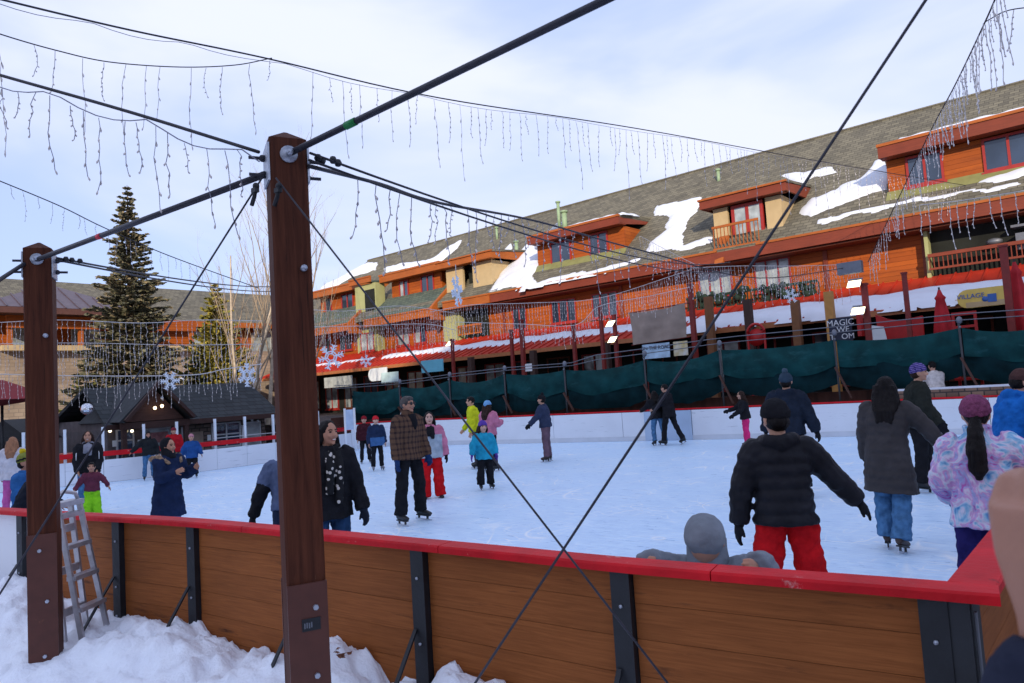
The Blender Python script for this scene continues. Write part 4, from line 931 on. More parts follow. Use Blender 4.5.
for (a, lab) in (((256, 186, 3.6), 'small black cable clamp hanging under the left bracket of the central post'), ((279, 186, 3.54), 'small black cable clamp at the top of the right guy cable')):
    q = MB(); c = atd(*a); q.tube([c, c+Vector((-.02, 0, -.05)), c+Vector((-.05, 0, -.09))], .011, 6); q.ball(c, .018, n=8, m=5); q.obox(c+Vector((-.01, 0, -.02)), Vector((1, 0, 0)), Vector((0, 1, 0)), Vector((0, 0, 1)), .02, .012, .012); tag(q.obj('cable_clamp', black_m), lab, 'clamp')

# ------------------------------------------------------------------ icicle light strings
def drop_mesh(seed, wm, nb=8, r=.0032, br=.009):
    rnd = random.Random(seed); mb = MB(); pts = []; x = y = 0.
    for i in range(nb+1):
        x += rnd.uniform(-.022, .022); y += rnd.uniform(-.022, .022); pts.append(Vector((x, y, -i/nb)))
    mb.tube(pts, r, 4, 0, False)
    for i in range(1, nb+1):
        a = rnd.uniform(0, 6.28); o = Vector((math.cos(a)*.012, math.sin(a)*.012, 0)); mb.tube([pts[i]+o*.2, pts[i]+o-Vector((0, 0, .035)), pts[i]+o*1.2-Vector((0, 0, .06))], [br*.5, br, br*.3], 5, 1, True)
    me = mb.mesh('icicle_drop', [wm, bulb_m]); return me
DROPS = [drop_mesh(i, wired_m, nb=5+i % 4) for i in range(6)]
DROPS2 = [drop_mesh(40+i, wirew_m, nb=5+i % 4, r=.007, br=.016) for i in range(6)]
def light_string(label, pxs, spacing, lens, r=.006, wm=wired_m, drops=DROPS, from_to=(0, 1), smooth_n=8, join=False, seed=1, swag=.012, thick=1., extra=None):
    rnd = random.Random(seed)
    pts = catmull([atd(*p) for p in pxs], smooth_n); T = plen(pts)
    t = thing('icicle_lights', label, 'string lights', pts[0], 0, 'strings of icicle lights over the rink'); o0 = pts[0]
    MB().tube([p-o0 for p in pts], r, 5).obj('main_wire', cable_m if wm is wired_m else wm, t)
    if extra:   # thinner light wire sagging below the carrier cable
        MB().tube([p-o0-Vector((0, 0, extra*abs(math.sin(i*.55))+.01)) for i, p in enumerate(pts)], .004, 4).obj('light_wire', wired_m, t)
    s = from_to[0]*T; pat = lens; k = 0; jb = MB()
    while s < from_to[1]*T:
        p, tg = poly_at(pts, s); ln = pat[k % len(pat)]*rnd.uniform(.65, 1.3); k += 1
        if extra:
            acc = 0
            for i_, (a_, b_) in enumerate(zip(pts, pts[1:])):
                l_ = (b_-a_).length
                if acc+l_ >= s: break
                acc += l_
            g_ = min(1, (s-acc)/l_); sg = [extra*abs(math.sin(q_*.55))+.01 for q_ in (i_, i_+1)]; p = p-Vector((0, 0, sg[0]+(sg[1]-sg[0])*g_))
        if join:
            c = p-o0; n = max(2, int(ln/.11)); q = [c+Vector((rnd.uniform(-.02, .02), rnd.uniform(-.02, .02), -ln*i/n)) for i in range(n+1)]
            jb.tube(q, .0045, 3, 0, False)
            for v in q[1:]: jb.tube([v, v-Vector((0, 0, .04))], [.011, .005], 4, 1)
        else:
            o = link('icicle_drop', rnd.choice(drops), t); o.location = p-o0-Vector((0, 0, rnd.uniform(0, swag))); o.scale = (thick, thick, ln); o.rotation_euler = (rnd.uniform(-.05, .05), rnd.uniform(-.05, .05), rnd.uniform(0, 6.28))
        s += spacing*rnd.uniform(.6, 1.4)
    if join: tag(jb.obj('icicle_drops', [wm, bulb_m], t), None, None, None, 'stuff')
    return t
light_string('topmost icicle string running from the upper left corner to the lodge roof', [(-30, -8, 6.5), (130, 30, 8), (265, 58, 9.5), (440, 98, 12), (640, 129, 15.5), (830, 163, 21), (1024, 195, 26.5), (1080, 205, 28)], .24, [.75, .40, 1.0, .65, 1.2, .45, .9], r=.011, from_to=(.12, .80), seed=2, extra=.06)
light_string('short swagged icicle string below the topmost cable at the upper left', [(-30, 22, 7), (0, 34, 7.3), (55, 50, 7.8), (110, 62, 8.4), (180, 67, 9), (235, 65, 9.3), (272, 58, 9.5)], .27, [.8, 1.0, .38, .75, 1.05, .4, 1.0, .9], r=.007, seed=3)
light_string('thick black cable with icicle lights reaching the central post from the left', [(-60, 57, 4.6), (0, 75, 4.3), (130, 112, 4.0), (259, 152, 3.68)], .125, [.22, .36, .5, .18, .42, .5, .3], r=.010, seed=4, extra=.07, thick=.7)
light_string('icicle string sagging from the left edge behind the left post to the aspens', [(-40, 165, 15), (0, 181, 15), (60, 206, 16), (105, 228, 17), (170, 256, 19), (258, 288, 22)], .26, [.55, .3, .42, .6, .35], r=.013, seed=5, from_to=(0, .85))
light_string('lowest of the black cables from the central post to the right, hung with icicle lights', [(309, 166, 3.7), (380, 184, 4.6), (440, 203, 5.6), (540, 222, 8), (640, 250, 11.5), (760, 278, 17), (858, 266, 21)], .21, [.30, .5, .22, .42, .6, .3], r=.012, seed=6, from_to=(.03, .9))
light_string('steep icicle string from the top right corner down to the flood lamp', [(1003, -20, 9), (985, 22, 10), (955, 85, 12.5), (930, 132, 15), (900, 195, 18), (868, 262, 21)], .17, [.55, .8, .95, .5, .7], r=.012, seed=7, drops=DROPS2, swag=.03, thick=.8)
light_string('icicle string across the upper right corner', [(985, 22, 10), (1010, 10, 9.6), (1060, 5, 9)], .2, [.5, .8], r=.008, seed=17, drops=DROPS2)
for k, (a, b, dd) in enumerate((((310, 153), (730, 262), 0), ((309, 160), (735, 270), 1))):
    cable('carrier_cable', ['upper thin black cable running right from the central post', 'middle thin black cable running right from the central post'][k], 'cable', sagline(atd(a[0], a[1], 3.68), atd(b[0], b[1], 15), .25), .0075, cable_m)
for k, (a, b) in enumerate((((57, 258, 5.5), (290, 285, 19)), ((57, 260, 5.5), (290, 290, 19)), ((-10, 286, 5.0), (27, 262, 5.5)))):
    cable('carrier_cable', ['upper black cable from the left post toward the aspens', 'lower black cable from the left post toward the aspens', 'thick twisted black cable at the left side of the left post'][k], 'cable', sagline(atd(*a), atd(*b), .12 if k < 2 else 0), .009 if k < 2 else .017, cable_m)
tb = MB()
FIT = ['first', 'second', 'third', 'fourth', 'first', 'second', 'third']
for fi, (x, y, D) in enumerate(((318, 158, 3.75), (322, 161, 3.78), (333, 160, 3.85), (338, 163, 3.9), (66, 259, 5.6), (72, 260, 5.65), (80, 261, 5.7))):
    c = atd(x, y, D); tag(MB().tube([c+Vector((0, 0, .018)), c, c-Vector((0, 0, .018))], [.014, .022, .014], 8).obj('cable_fitting', black_m), FIT[fi]+' black cable fitting from the '+('central' if fi < 4 else 'left')+' post along its right cables', 'fitting', 'black fittings on the cables by the posts')
# far curtains (too fine to pick apart drop by drop)
light_string('pale icicle curtain hung before the lodge at the far left, right of the central post', [(300, 309, 25), (345, 311, 25), (400, 306, 25), (455, 313, 25)], 0.088, [.7, 1.1, .5, 1.3, .9], r=.010, wm=wirew_m, join=True, seed=21)
light_string('pale icicle curtain low before the far left of the lodge', [(300, 327, 24), (360, 326, 24), (425, 324, 24), (455, 330, 24)], 0.077, [.5, .9, .6, .8], r=.010, wm=wirew_m, join=True, seed=27)
light_string('pale icicle curtain across the middle of the lodge front', [(430, 312, 25), (470, 305, 25), (530, 303, 24), (600, 298, 24), (690, 270, 22)], 0.094, [.5, .9, .4, .7], r=.010, wm=wirew_m, join=True, seed=22)
light_string('pale icicle curtain hung from the red posts in front of the lodge', [(455, 322, 22.5), (521, 324, 22), (575, 325, 21.5), (600, 306, 21.5), (650, 296, 21.2), (690, 287, 21)], 0.077, [.35, .6, .3, .45], r=.009, wm=wirew_m, join=True, seed=23)
light_string('dense icicle curtain left of the double flood lamp', [(690, 268, 21.5), (740, 266, 21.5), (800, 266, 21.5), (858, 264, 21.5)], .09, [.55, .9, .7, 1.0], r=.009, wm=wirew_m, join=True, seed=24)
light_string('icicle curtain along the lodge roof edge above the red canopy', [(640, 236, 25), (690, 262, 22), (700, 264, 22)], .2, [.5, .8], r=.008, wm=wirew_m, join=True, seed=28)
light_string('icicle string hanging under the roof edge of the long right dormer', [(920, 205, 17), (965, 200, 16), (1040, 188, 15)], .24, [.7, 1.0, .5, .9], r=.009, seed=29, drops=DROPS2, wm=wirew_m)
light_string('upper icicle curtain across the far left of the rink', [(-10, 323, 20), (60, 320, 20), (140, 323, 20), (200, 320, 20.5), (262, 321, 21)], 0.165, [.9, 1.5, .6, 1.2], r=.010, wm=wirew_m, join=True, seed=25)
light_string('middle icicle curtain across the far left of the rink', [(-10, 344, 20.6), (80, 343, 20.6), (180, 345, 21), (262, 344, 21.4)], 0.121, [.8, 1.1, .6], r=.009, wm=wirew_m, join=True, seed=30)
light_string('lower icicle curtain with a bright wire above the hut roof', [(-10, 374, 20.3), (90, 376, 20.3), (190, 375, 20.6), (225, 369, 20.8), (262, 364, 21)], 0.116, [.55, .8, .4, .7], r=.014, wm=wirew_m, join=True, seed=26)
# snowflakes
def snowflake(label, px, py, D, r, seed=0, edge=0.):
    c = atd(px, py, D); t = thing('snowflake_ornament', label, 'ornament', c, 0, 'white snowflake ornaments on the light strings')
    ax = (RH*math.cos(edge)+FH*math.sin(edge)); az = Vector((0, 0, 1)); m = MB(); wm = mat('snowflake_white', (.72, .78, .86), .5, .1, 8)
    for k in range(6):
        a = k*math.pi/3+seed; d = ax*math.cos(a)+az*math.sin(a); e = ax*-math.sin(a)+az*math.cos(a)
        m.bar(d*r*.3, d*r, r*.10)
        for f in (.55, .8):
            for s in (-1, 1): m.bar(d*r*f, d*r*(f+.2)+e*s*r*.22, r*.08)
        a2 = a+math.pi/3; m.bar(d*r*.5, (ax*math.cos(a2)+az*math.sin(a2))*r*.5, r*.09); m.bar(d*r*.3, (ax*math.cos(a2)+az*math.sin(a2))*r*.3, r*.08)
    m.obj('flake', wm, t)
    MB().tube([Vector((0, 0, r)), Vector((0, 0, r+.25))], .008, 4).obj('hanger', wirew_m, t)
    return t
snowflake('round white snowflake above the gable of the hut', 170, 381, 20.4, .27)
snowflake('turned white snowflake at the right end of the hut roof', 247, 375, 20.8, .34, .5, 1.15)
snowflake('large white snowflake just right of the central post', 331, 357, 22.5, .40, .2)
snowflake('narrow white snowflake hanging before the far left dormers', 457, 291, 15, .32, .3, 1.3)
snowflake('pale snowflake on the icicle curtain above the red canopy', 791, 296, 21, .22, .1)
snowflake('small snowflake right of the narrow light-blue shop sign', 366, 361, 23, .2, .4, .6)
c = atd(87, 409, 19.5); db = thing('mirror_ball', 'shiny mirror ball hanging above the woman in the black jacket', 'ball', c)
mbm = mat('mirror_facets', (.6, .62, .7), .15, .5, 40, metal=.9); MB().ball((0, 0, 0), .16, n=14, m=9).obj('ball', mbm, db, smooth=False); MB().tube([(0, 0, .15), (0, 0, .9)], .006, 4).obj('hanger', cable_m, db)

# ------------------------------------------------------------------ red lamp posts, flood lamps, signs before the lodge
def red_post(x, yt, Y, label, r=.07):
    p = aty(x, yt, Y); t = thing('red_post', label, 'post', (p.x, Y, .85), 0, 'red steel posts along the terrace edge')
    MB().box(-r, r, -r, r, 0, p.z-.85).obj('shaft', redpost_m, t); MB().box(-r*1.3, r*1.3, -r*1.3, r*1.3, p.z-.85, p.z-.80).obj('cap', redpost_m, t)
    return t
rp = [(452, 340, 'red post carrying the single flood lamp'), (511, 331, 'thin red post left of the taller red post near the middle'), (521, 321, 'tall red post near the middle of the tarp fence'), (573, 325, 'thin red post half way between the middle and the double lamp'), (600, 306, 'red post left of the lit double lamp at the tan banner'), (614, 316, 'red post behind the lit double lamp at the tan banner'), (690, 285, 'red post at the right edge of the tan banner'), (864, 285, 'red post right of the lit lamps by the dense icicles'), (904, 274, 'thin red post before the snowy canopy'), (1003, 247, 'broad red post beside the right closed umbrella')]
for i, (x, yt, lab) in enumerate(rp): red_post(x, yt, 21.9 if x < 900 else 22.6, lab, .085 if x > 1000 else (.06 if x not in (521, 690, 864) else .075))
def flood(label, px, py, Y, w=.19, grp='flood lamps'):
    p = aty(px, py, Y); t = thing('flood_lamp', label, 'lamp', p, 0, grp)
    b = MB(); b.prism([(-w, -.02, -.12), (w, -.02, -.12), (w, .22, .10), (-w, .22, .10)], (0, .12, .06)); fixn(b.obj('housing', pipe_m, t))
    MB().add([(-w*.92, -.03, -.125), (w*.92, -.03, -.125), (w*.92, .20, .085), (-w*.92, .20, .085)], [(0, 1, 2, 3)]).obj('lens', lamp_m, t)
    MB().bar((0, .2, .05), (0, .42, -.05), .05).obj('bracket', pipe_m, t)
    return t
flood('lit upper flood lamp beside the dense icicle curtain', 853, 283, 21.6); flood('lit lower flood lamp beside the dense icicle curtain', 857, 310, 21.6)
flood('lit upper flood lamp left of the tan banner', 609, 323, 21.6, .16); flood('lit lower flood lamp left of the tan banner', 611, 339, 21.6, .16); flood('lit single flood lamp before the far left of the lodge', 448, 343, 22.5, .17)
q = MB(); p = aty(850, 268, 21.6); q.box(-.33, .33, -.1, .1, -.17, .17); jb_ = q.obj('speaker_box', pipe_m); jb_.location = p; tag(jb_, 'grey box fixed above the upper flood lamp at the dense icicles', 'box')
# tan banner and small printed banners
bt = thing('tan_banner', 'plain tan cloth banner stretched between two red posts', 'banner')
W, Hn = 20, 12; vs = []
A, B, C_, D_ = aty(629, 313, 21.7), aty(685, 303, 21.7), aty(633, 345, 21.7), aty(686, 337, 21.7)
for i in range(W+1):
    for j in range(Hn+1):
        u, v = i/W, j/Hn; p = A.lerp(B, u).lerp(C_.lerp(D_, u), v); p.y += .05*math.sin(u*12+v*3)+.03*nz3(u*5, v*5, 1); p.z -= .06*4*u*(1-u)*(1-v); vs.append(p)
MB().add(vs, [(i*(Hn+1)+j, (i+1)*(Hn+1)+j, (i+1)*(Hn+1)+j+1, i*(Hn+1)+j+1) for i in range(W) for j in range(Hn)], 0, True).obj('cloth', mat('tan_cloth', (.33, .26, .22), .85, .12, 3, .3, 12), bt)
for a, b in ((A, B), (C_, D_)): MB().tube([a+Vector((-.1, .08, 0)), b+Vector((.1, .08, 0))], .02, 6).obj('rope', redpost_m, bt)
def yplate(name, label, cat, px0, px1, Y, m, th=.05, txt=None, tm=None, ts=.1, rounded=0, stand=True):
    a = aty(px0[0], px0[1], Y); b = aty(px1[0], px1[1], Y); t = thing(name, label, cat, (min(a.x, b.x), Y, min(a.z, b.z))); w_, h_ = abs(b.x-a.x), abs(a.z-b.z)
    if rounded:
        pts = []; n = 8; rr = h_/2
        for k in range(n+1): an = math.pi/2+math.pi*k/n; pts.append((rr+rr*math.cos(an), 0, rr+rr*math.sin(an)))
        pts += [(w_, 0, 0), (w_, 0, h_)]; fixn(MB().prism(pts, (0, th, 0)).obj('board', m, t))
    else: MB().box(0, w_, 0, th, 0, h_).obj('board', m, t)
    if txt:
        for i, (s, fx, fz, sz) in enumerate(txt):
            o = link('lettering', text_mesh(s, sz, tm), t); o.rotation_euler = (math.pi/2, 0, 0); o.location = (w_*fx, -.008, h_*fz)
    return t, w_, h_
yplate('printed_banner', 'white and blue printed banner below the tan banner', 'banner', (642, 345), (670, 357), 21.45, mat('white_blue_print', (.42, .60, .80), .6, .3, 3), .03, [('ON THE ROAD', .5, .72, .17)], text_m)
yplate('printed_banner', 'yellow and white printed banner below the tan banner', 'banner', (673, 342), (688, 355), 21.45, mat('yellow_print', (.55, .42, .12), .6, .6, 4, col2=(.7, .7, .66)), .03)
t, w_, h_ = yplate('shop_sign', 'dark blackboard sign with white lettering beside the red panel', 'sign', (828, 319), (853, 340), 23.2, mat('blackboard', (.016, .022, .05), .6), .05, [('MAGIC', .52, .78, .26), ('WE', .62, .48, .24), ('T   OM', .55, .18, .24)], whitesign_m)
t, w_, h_ = yplate('oval_sign', 'yellow rounded shop sign hanging under the snowy canopy', 'sign', (956, 291), (1009, 304), 25.0, yellow_m, .06, [('VILLAGE', .28, .62, .19)], blued_m, rounded=1)
em = MB(); em.box(.78, 1.0, -.02, 0, .12, .36); em.ball((.72, -.01, .22), .09, .02, .08, 8, 5); em.obj('emblem', blued_m, t)
MB().box(.02+.2, w_, -.012, -.001, h_*.02, h_*.3).obj('pale_band', cream_m, t)
t, w_, h_ = yplate('oval_sign', 'second yellow sign with a blue T at the right edge of the picture', 'sign', (1012, 284), (1050, 297), 25.0, mat('pale_yellow_sign', (.62, .52, .26), .5, .1, 4), .06, [('T', .12, .5, .42)], blued_m)
yplate('shop_sign', 'white oval-ended shop sign under the left canopy', 'sign', (368, 369), (387, 380), 24.6, whitesign_m, .06, None, None, rounded=1)
yplate('shop_sign', 'white and teal shop sign with a red corner under the left canopy', 'sign', (381, 373), (398, 382), 24.5, mat('white_teal', (.55, .72, .74), .5, .3, 2), .06)
yplate('shop_sign', 'light blue shop sign under the left canopy', 'sign', (421, 361), (443, 371), 24.5, bluesign_m, .06)
yplate('shop_sign', 'long pale grey shop sign just right of the central post', 'sign', (324, 378), (352, 386), 24.5, mat('pale_grey_sign', (.38, .40, .38), .6, .2, 4), .06)
yplate('small_poster', 'small white poster fixed to the red post near the middle', 'poster', (525, 364), (532, 371), 21.75, whitesign_m, .02)
# closed umbrellas
def umbrella(label, px, yt, yb, Y):
    a = aty(px, yt, Y); t = thing('closed_umbrella', label, 'umbrella', (a.x, Y, .85), 0, 'closed red patio umbrellas'); H = a.z-.85; zb = aty(px, yb, Y).z-.85; rings = []
    prof = [(0, .03), (.08, .07), (.13, .13), (.17, .10), (.3, .14), (.6, .21), (1, .27)]
    for f, r in prof:
        ring = []
        for k in range(20): an = 2*math.pi*k/20; rr = r*(1+.22*math.cos(an*5)); ring.append(Vector((rr*math.cos(an), rr*math.sin(an), H-(H-zb)*f)))
        rings.append(ring)
    MB().loft(rings).obj('canopy', mat('red_canvas', (.45, .012, .02), .75, .12, 5), t); MB().tube([(0, 0, -.0), (0, 0, H+.08)], .025, 8).obj('pole', black_m, t); MB().tube([(0, 0, 0), (0, 0, .08)], .3, 16).obj('base', black_m, t)
umbrella('closed red umbrella left of the yellow sign', 939, 290, 352, 23.6); umbrella('closed red umbrella against the broad red post', 1014, 262, 345, 23.0)
tbx = thing('red_bench_back', 'red high-backed settle with curved top rail on the terrace', 'bench'); p = aty(877, 313, 23.2); q = aty(923, 331, 23.2)
pts = [(p.x, 23.2, q.z-.9), (q.x, 23.2, q.z-.9), (q.x+.02, 23.2, q.z+.45), (q.x-.2, 23.2, q.z+.42), ((p.x+q.x)/2, 23.2, q.z+.38), (p.x+.25, 23.2, q.z+.46), (p.x-.05, 23.2, q.z+.62)]
fixn(MB().prism(pts, (0, .12, 0)).obj('backrest', mat('bright_red_paint', (.42, .012, .012), .5), tbx)); MB().box(p.x, q.x, 22.7, 23.2, 1.25, 1.33).obj('seat', MATS['bright_red_paint'], tbx)
for x in (p.x+.05, q.x-.15): MB().box(x, x+.1, 22.75, 22.85, .85, 1.25).obj('leg', MATS['bright_red_paint'], tbx)
for (px0, px1, lab) in (((951, 313), (978, 330), 'red slatted chair right of the left closed umbrella'), ((747, 325), (765, 340), 'red round-backed chair behind the tarp fence')):
    a = aty(*px0, 23.3); b = aty(*px1, 23.3); t = thing('red_chair', lab, 'chair', (a.x, 23.3, .85)); w_ = b.x-a.x; zt = a.z-.85
    if px0[0] > 900:
        for x in (0, w_-.07): MB().box(x, x+.07, 0, .07, 0, zt).obj('leg', MATS['bright_red_paint'], t)
        MB().box(.07, w_-.07, .01, .06, zt-.1, zt).obj('top_rail', MATS['bright_red_paint'], t); MB().box(.07, w_-.07, .01, .06, zt-.45, zt-.38).obj('mid_rail', MATS['bright_red_paint'], t); MB().box(0, w_, -.5, 0, .42, .48).obj('seat', MATS['bright_red_paint'], t)
    else:
        MB().tube([(w_/2+w_/2*math.cos(k*math.pi/10), 0, zt-w_/2+w_/2*math.sin(k*math.pi/10)) for k in range(11)], .05, 6).obj('back_frame', MATS['bright_red_paint'], t); MB().tube([(w_/2, 0, zt-.45), (w_/2, .06, zt-.45)], .3, 14).obj('back_panel', MATS['bright_red_paint'], t)
        for x in (0, w_): MB().box(x-.03, x+.03, -.03, .03, 0, zt-w_/2).obj('leg', MATS['bright_red_paint'], t)
t, _, _ = yplate('menu_stand', 'narrow red menu stand with pale edge beside the blackboard sign', 'panel', (856, 315), (862, 336), 22.9, MATS['bright_red_paint'], .3)
c = aty(877, 330, 22.6); tag(fixn(MB().prism([c+Vector((-.18, 0, -.4)), c+Vector((.25, 0, -.4)), c+Vector((.18, 0, .08)), c+Vector((-.18, 0, .16))], (0, .04, 0)).obj('white_board', whitesign_m)), 'small white leaning board at the foot of the red settle', 'board')
# gate pillar, barrel near the far left corner of the rink
c = atz(346, 444, 0); br_ = thing('steel_barrel', 'dark ribbed barrel at the far left corner of the rink', 'barrel', (c.x, c.y, GZ))
bb_ = MB(); prof = [(0, .3), (.2, .3), (.22, .315), (.25, .3), (.6, .3), (.62, .315), (.65, .3), (1.3, .3), (1.32, .31), (1.36, .30)]
bb_.loft([[Vector((r*math.cos(k*math.pi/8), r*math.sin(k*math.pi/8), z)) for k in range(16)] for z, r in prof]); bb_.obj('drum', mat('barrel_grey', (.06, .07, .08), .5), br_); MB().tube([(0, 0, 1.36), (0, 0, 1.40)], .26, 16).obj('lid', black_m, br_)
gp = thing('white_frame_gate', 'tall white framed gate panel beside the barrel', 'gate', (0, 0, 0)); A = atd(346, 407, 24.5); B = atd(355, 437, 24.5)
for x in (345.5, 355): p = atd(x, 430, 24.5); MB().tube([Vector((p.x, p.y, GZ)), Vector((p.x, p.y, 1.5))], .04, 6).obj('upright', whitesign_m, gp)
p = atd(350.2, 430, 24.5); MB().obox(Vector((p.x, p.y, 1.1)), RH, FH, Vector((0, 0, 1)), .13, .01, .35).obj('panel', mat('pale_blue_panel', (.45, .55, .7), .4), gp)
c = atd(66, 452, 20.6); ob = thing('orange_bin', 'orange plastic bin behind the clear screen by the left post', 'bin', (c.x, c.y, GZ)); MB().obox(Vector((0, 0, .6)), RH, FH, Vector((0, 0, 1)), .28, .28, .6, taper=1.08).obj('body', mat('orange_plastic', (.55, .08, .02), .5), ob); MB().obox(Vector((0, 0, 1.22)), RH, FH, Vector((0, 0, 1)), .31, .31, .03).obj('lid', mat('orange_lid', (.45, .06, .02), .5), ob)

# ------------------------------------------------------------------ stepladder
c = atd(82, 628, 5.75); lad = thing('stepladder', 'aluminium stepladder standing in the snow beside the left post', 'ladder', (c.x, c.y, .02), YAW+rad(84))
Ht = 1.08
def rail(x, y0, x1, y1, nm='rail'): MB().bar((x, y0, -.12), (x1, y1, Ht), .022, .042, up=(0, 1, 0)).obj(nm, alu_m, lad)
rail(-.15, -.14, -.12, .10); rail(.15, -.14, .12, .10); rail(-.13, .04, -.11, .17, 'rear_rail'); rail(.13, .04, .11, .17, 'rear_rail')
for k in range(1, 5):
    f = k/4.4; x = .15-.03*f; y = -.14+.24*f; MB().box(-x, x, y-.03, y+.05, Ht*f-.02, Ht*f+.015).obj('step', alu_m, lad)
for f in (.2, .5, .8): x = .13-.02*f; y = .04+.13*f; MB().box(-x, x, y-.012, y+.012, Ht*f-.03, Ht*f+.03).obj('rear_brace', alu_m, lad)
MB().tube([(-.14, .11, Ht-.02), (-.12, .13, Ht+.06), (0, .14, Ht+.09), (.12, .13, Ht+.06), (.14, .11, Ht-.02)], .016, 8).obj('top_hoop', alu_m, lad)
MB().box(-.15, .15, .07, .19, Ht-.03, Ht+.01).obj('top_plate', alu_m, lad)
# brown leaf on the snow by the central post
lf = tag(lm.obj('dead_leaf', mat('dead_leaf', (.22, .09, .05), .8)), 'dead brown leaves on the snow right of the central post', None, None, 'stuff')
# ------------------------------------------------------------------ people
def cloth(name, col, var=.22, vs=9., bump=.8, bs=15, rough=.9, col2=None, sheen=0): return mat('cloth_'+name, col, rough, var, vs, bump, bs, spec=.08, col2=col2, sheen=sheen)
skin_a = mat('skin_warm', (.52, .28, .19), .55, .08, 12, .08, 80, spec=.35)
skin_b = mat('skin_tan', (.44, .215, .135), .55, .08, 12, .08, 80, spec=.35)
skin_c = mat('skin_pale', (.58, .34, .26), .55, .08, 12, .08, 80, spec=.35)
hair_k = mat('black_hair', (.010, .008, .008), .6, .4, 40, .6, 60, spec=.12, st=(1, 1, .15)); hair_b = mat('dark_brown_hair', (.028, .014, .010), .6, .4, 40, .6, 60, spec=.12, st=(1, 1, .15)); hair_g = mat('greying_hair', (.06, .05, .045), .6, .4, 40, .6, 60)
hair_t = mat('tan_hair', (.30, .13, .06), .6, .3, 40, .6, 60, st=(1, 1, .15))
lip_m = mat('lips', (.32, .09, .085), .5, .1, 20); eye_m = mat('eye_dark', (.015, .012, .012), .2, .1, 20); teeth_m = mat('teeth', (.75, .72, .66), .3, .05, 20)
boot_k = mat('black_boot', (.014, .014, .016), .45, .3, 15, .2, 50); boot_g = mat('grey_boot', (.22, .22, .25), .5, .2, 15); boot_n = mat('brown_skate', (.05, .03, .025), .5, .3, 15); blade_m = mat('skate_blade', (.55, .57, .62), .3, .1, 10, metal=.8)
black_c = cloth('black', (.014, .014, .017)); navy_c = cloth('navy', (.014, .024, .062)); dgrey_c = cloth('dark_grey', (.045, .042, .05)); denim_c = cloth('denim', (.065, .16, .30), .35, 14); denim_d = cloth('dark_denim', (.02, .05, .11), .3, 14)
CT = {}
def cloud_tex(sz):
    if sz not in CT:
        t = bpy.data.textures.new('folds', 'CLOUDS'); t.noise_scale = sz; t.noise_depth = 2; CT[sz] = t
    return CT[sz]
def remesh(mb, vox, smooth=4, disp=0., dsz=.12, M_=None, dec=None):
    me = mb.mesh('tmp', []) ; 
    if M_ is not None: me.transform(M_)
    o = bpy.data.objects.new('tmp', me); COL.objects.link(o)
    bm = bmesh.new(); bm.from_mesh(me); bmesh.ops.recalc_face_normals(bm, faces=bm.faces); bm.to_mesh(me); bm.free()
    r = o.modifiers.new('r', 'REMESH'); r.mode = 'VOXEL'; r.voxel_size = vox
    if smooth: s = o.modifiers.new('s', 'SMOOTH'); s.factor = .5; s.iterations = smooth
    if disp: d = o.modifiers.new('d', 'DISPLACE'); d.texture = cloud_tex(dsz); d.strength = disp; d.mid_level = .5; d.texture_coords = 'LOCAL'
    dg = bpy.context.evaluated_depsgraph_get(); out = bpy.data.meshes.new_from_object(o.evaluated_get(dg))
    bpy.data.objects.remove(o); bpy.data.meshes.remove(me)
    out.polygons.foreach_set('use_smooth', [True]*len(out.polygons)); return out
def V3(*a): return Vector(a)
def lerpk(keys, v):
    xs = [k[0] for k in keys]; return [float(np.interp(v, xs, [k[i] for k in keys])) for i in range(1, len(keys[0]))]
def hand_mb(mb, W, d, n, s=1., curl=.35, side=1, fat=1.):
    """W wrist, d along the hand, n palm normal (fingers curl to it), thumb on side of -w*side"""
    d = d.normalized(); n = (n-d*n.dot(d)).normalized(); w_ = d.cross(n)*side
    def rg(c, a, b, m=10): return [c+w_*(a*math.cos(2*math.pi*k/m))+n*(b*math.sin(2*math.pi*k/m)) for k in range(m)]
    f = fat
    mb.loft([rg(W-d*.03*s, .026*s*f, .02*s*f), rg(W+d*.01*s, .03*s*f, .02*s*f), rg(W+d*.05*s, .042*s*f, .018*s*f), rg(W+d*.092*s, .042*s*f, .015*s*f)])
    for k, (off_, ln, sp) in enumerate(((-.032, .068, -.10), (-.011, .078, -.03), (.011, .073, .04), (.031, .056, .12))):
        b = W+d*(.088*s)+w_*(off_*s); pts = [b-d*.02*s]; dd = (d+w_*sp).normalized(); p = b; a = curl*.5
        for j, fr in enumerate((.42, .32, .26)):
            a2 = a; dir_ = dd*math.cos(a2)+n*math.sin(a2); pts.append(p.copy()); p = p+dir_*(ln*s*fr); a += curl
        pts.append(p); mb.tube(pts, [.0095*s*f, .0095*s*f, .009*s*f, .0085*s*f, .006*s*f], 8)
    b = W+d*.025*s-w_*.032*s; dt = (d*.75-w_*.62+n*.25).normalized(); p1 = b+dt*.042*s; p2 = p1+(dt+d*.5+n*curl*.6).normalized()*.034*s
    mb.tube([b-dt*.015*s, b, p1, p2], [.012*s*f, .0125*s*f, .0105*s*f, .007*s*f], 8)
PEOPLE = []
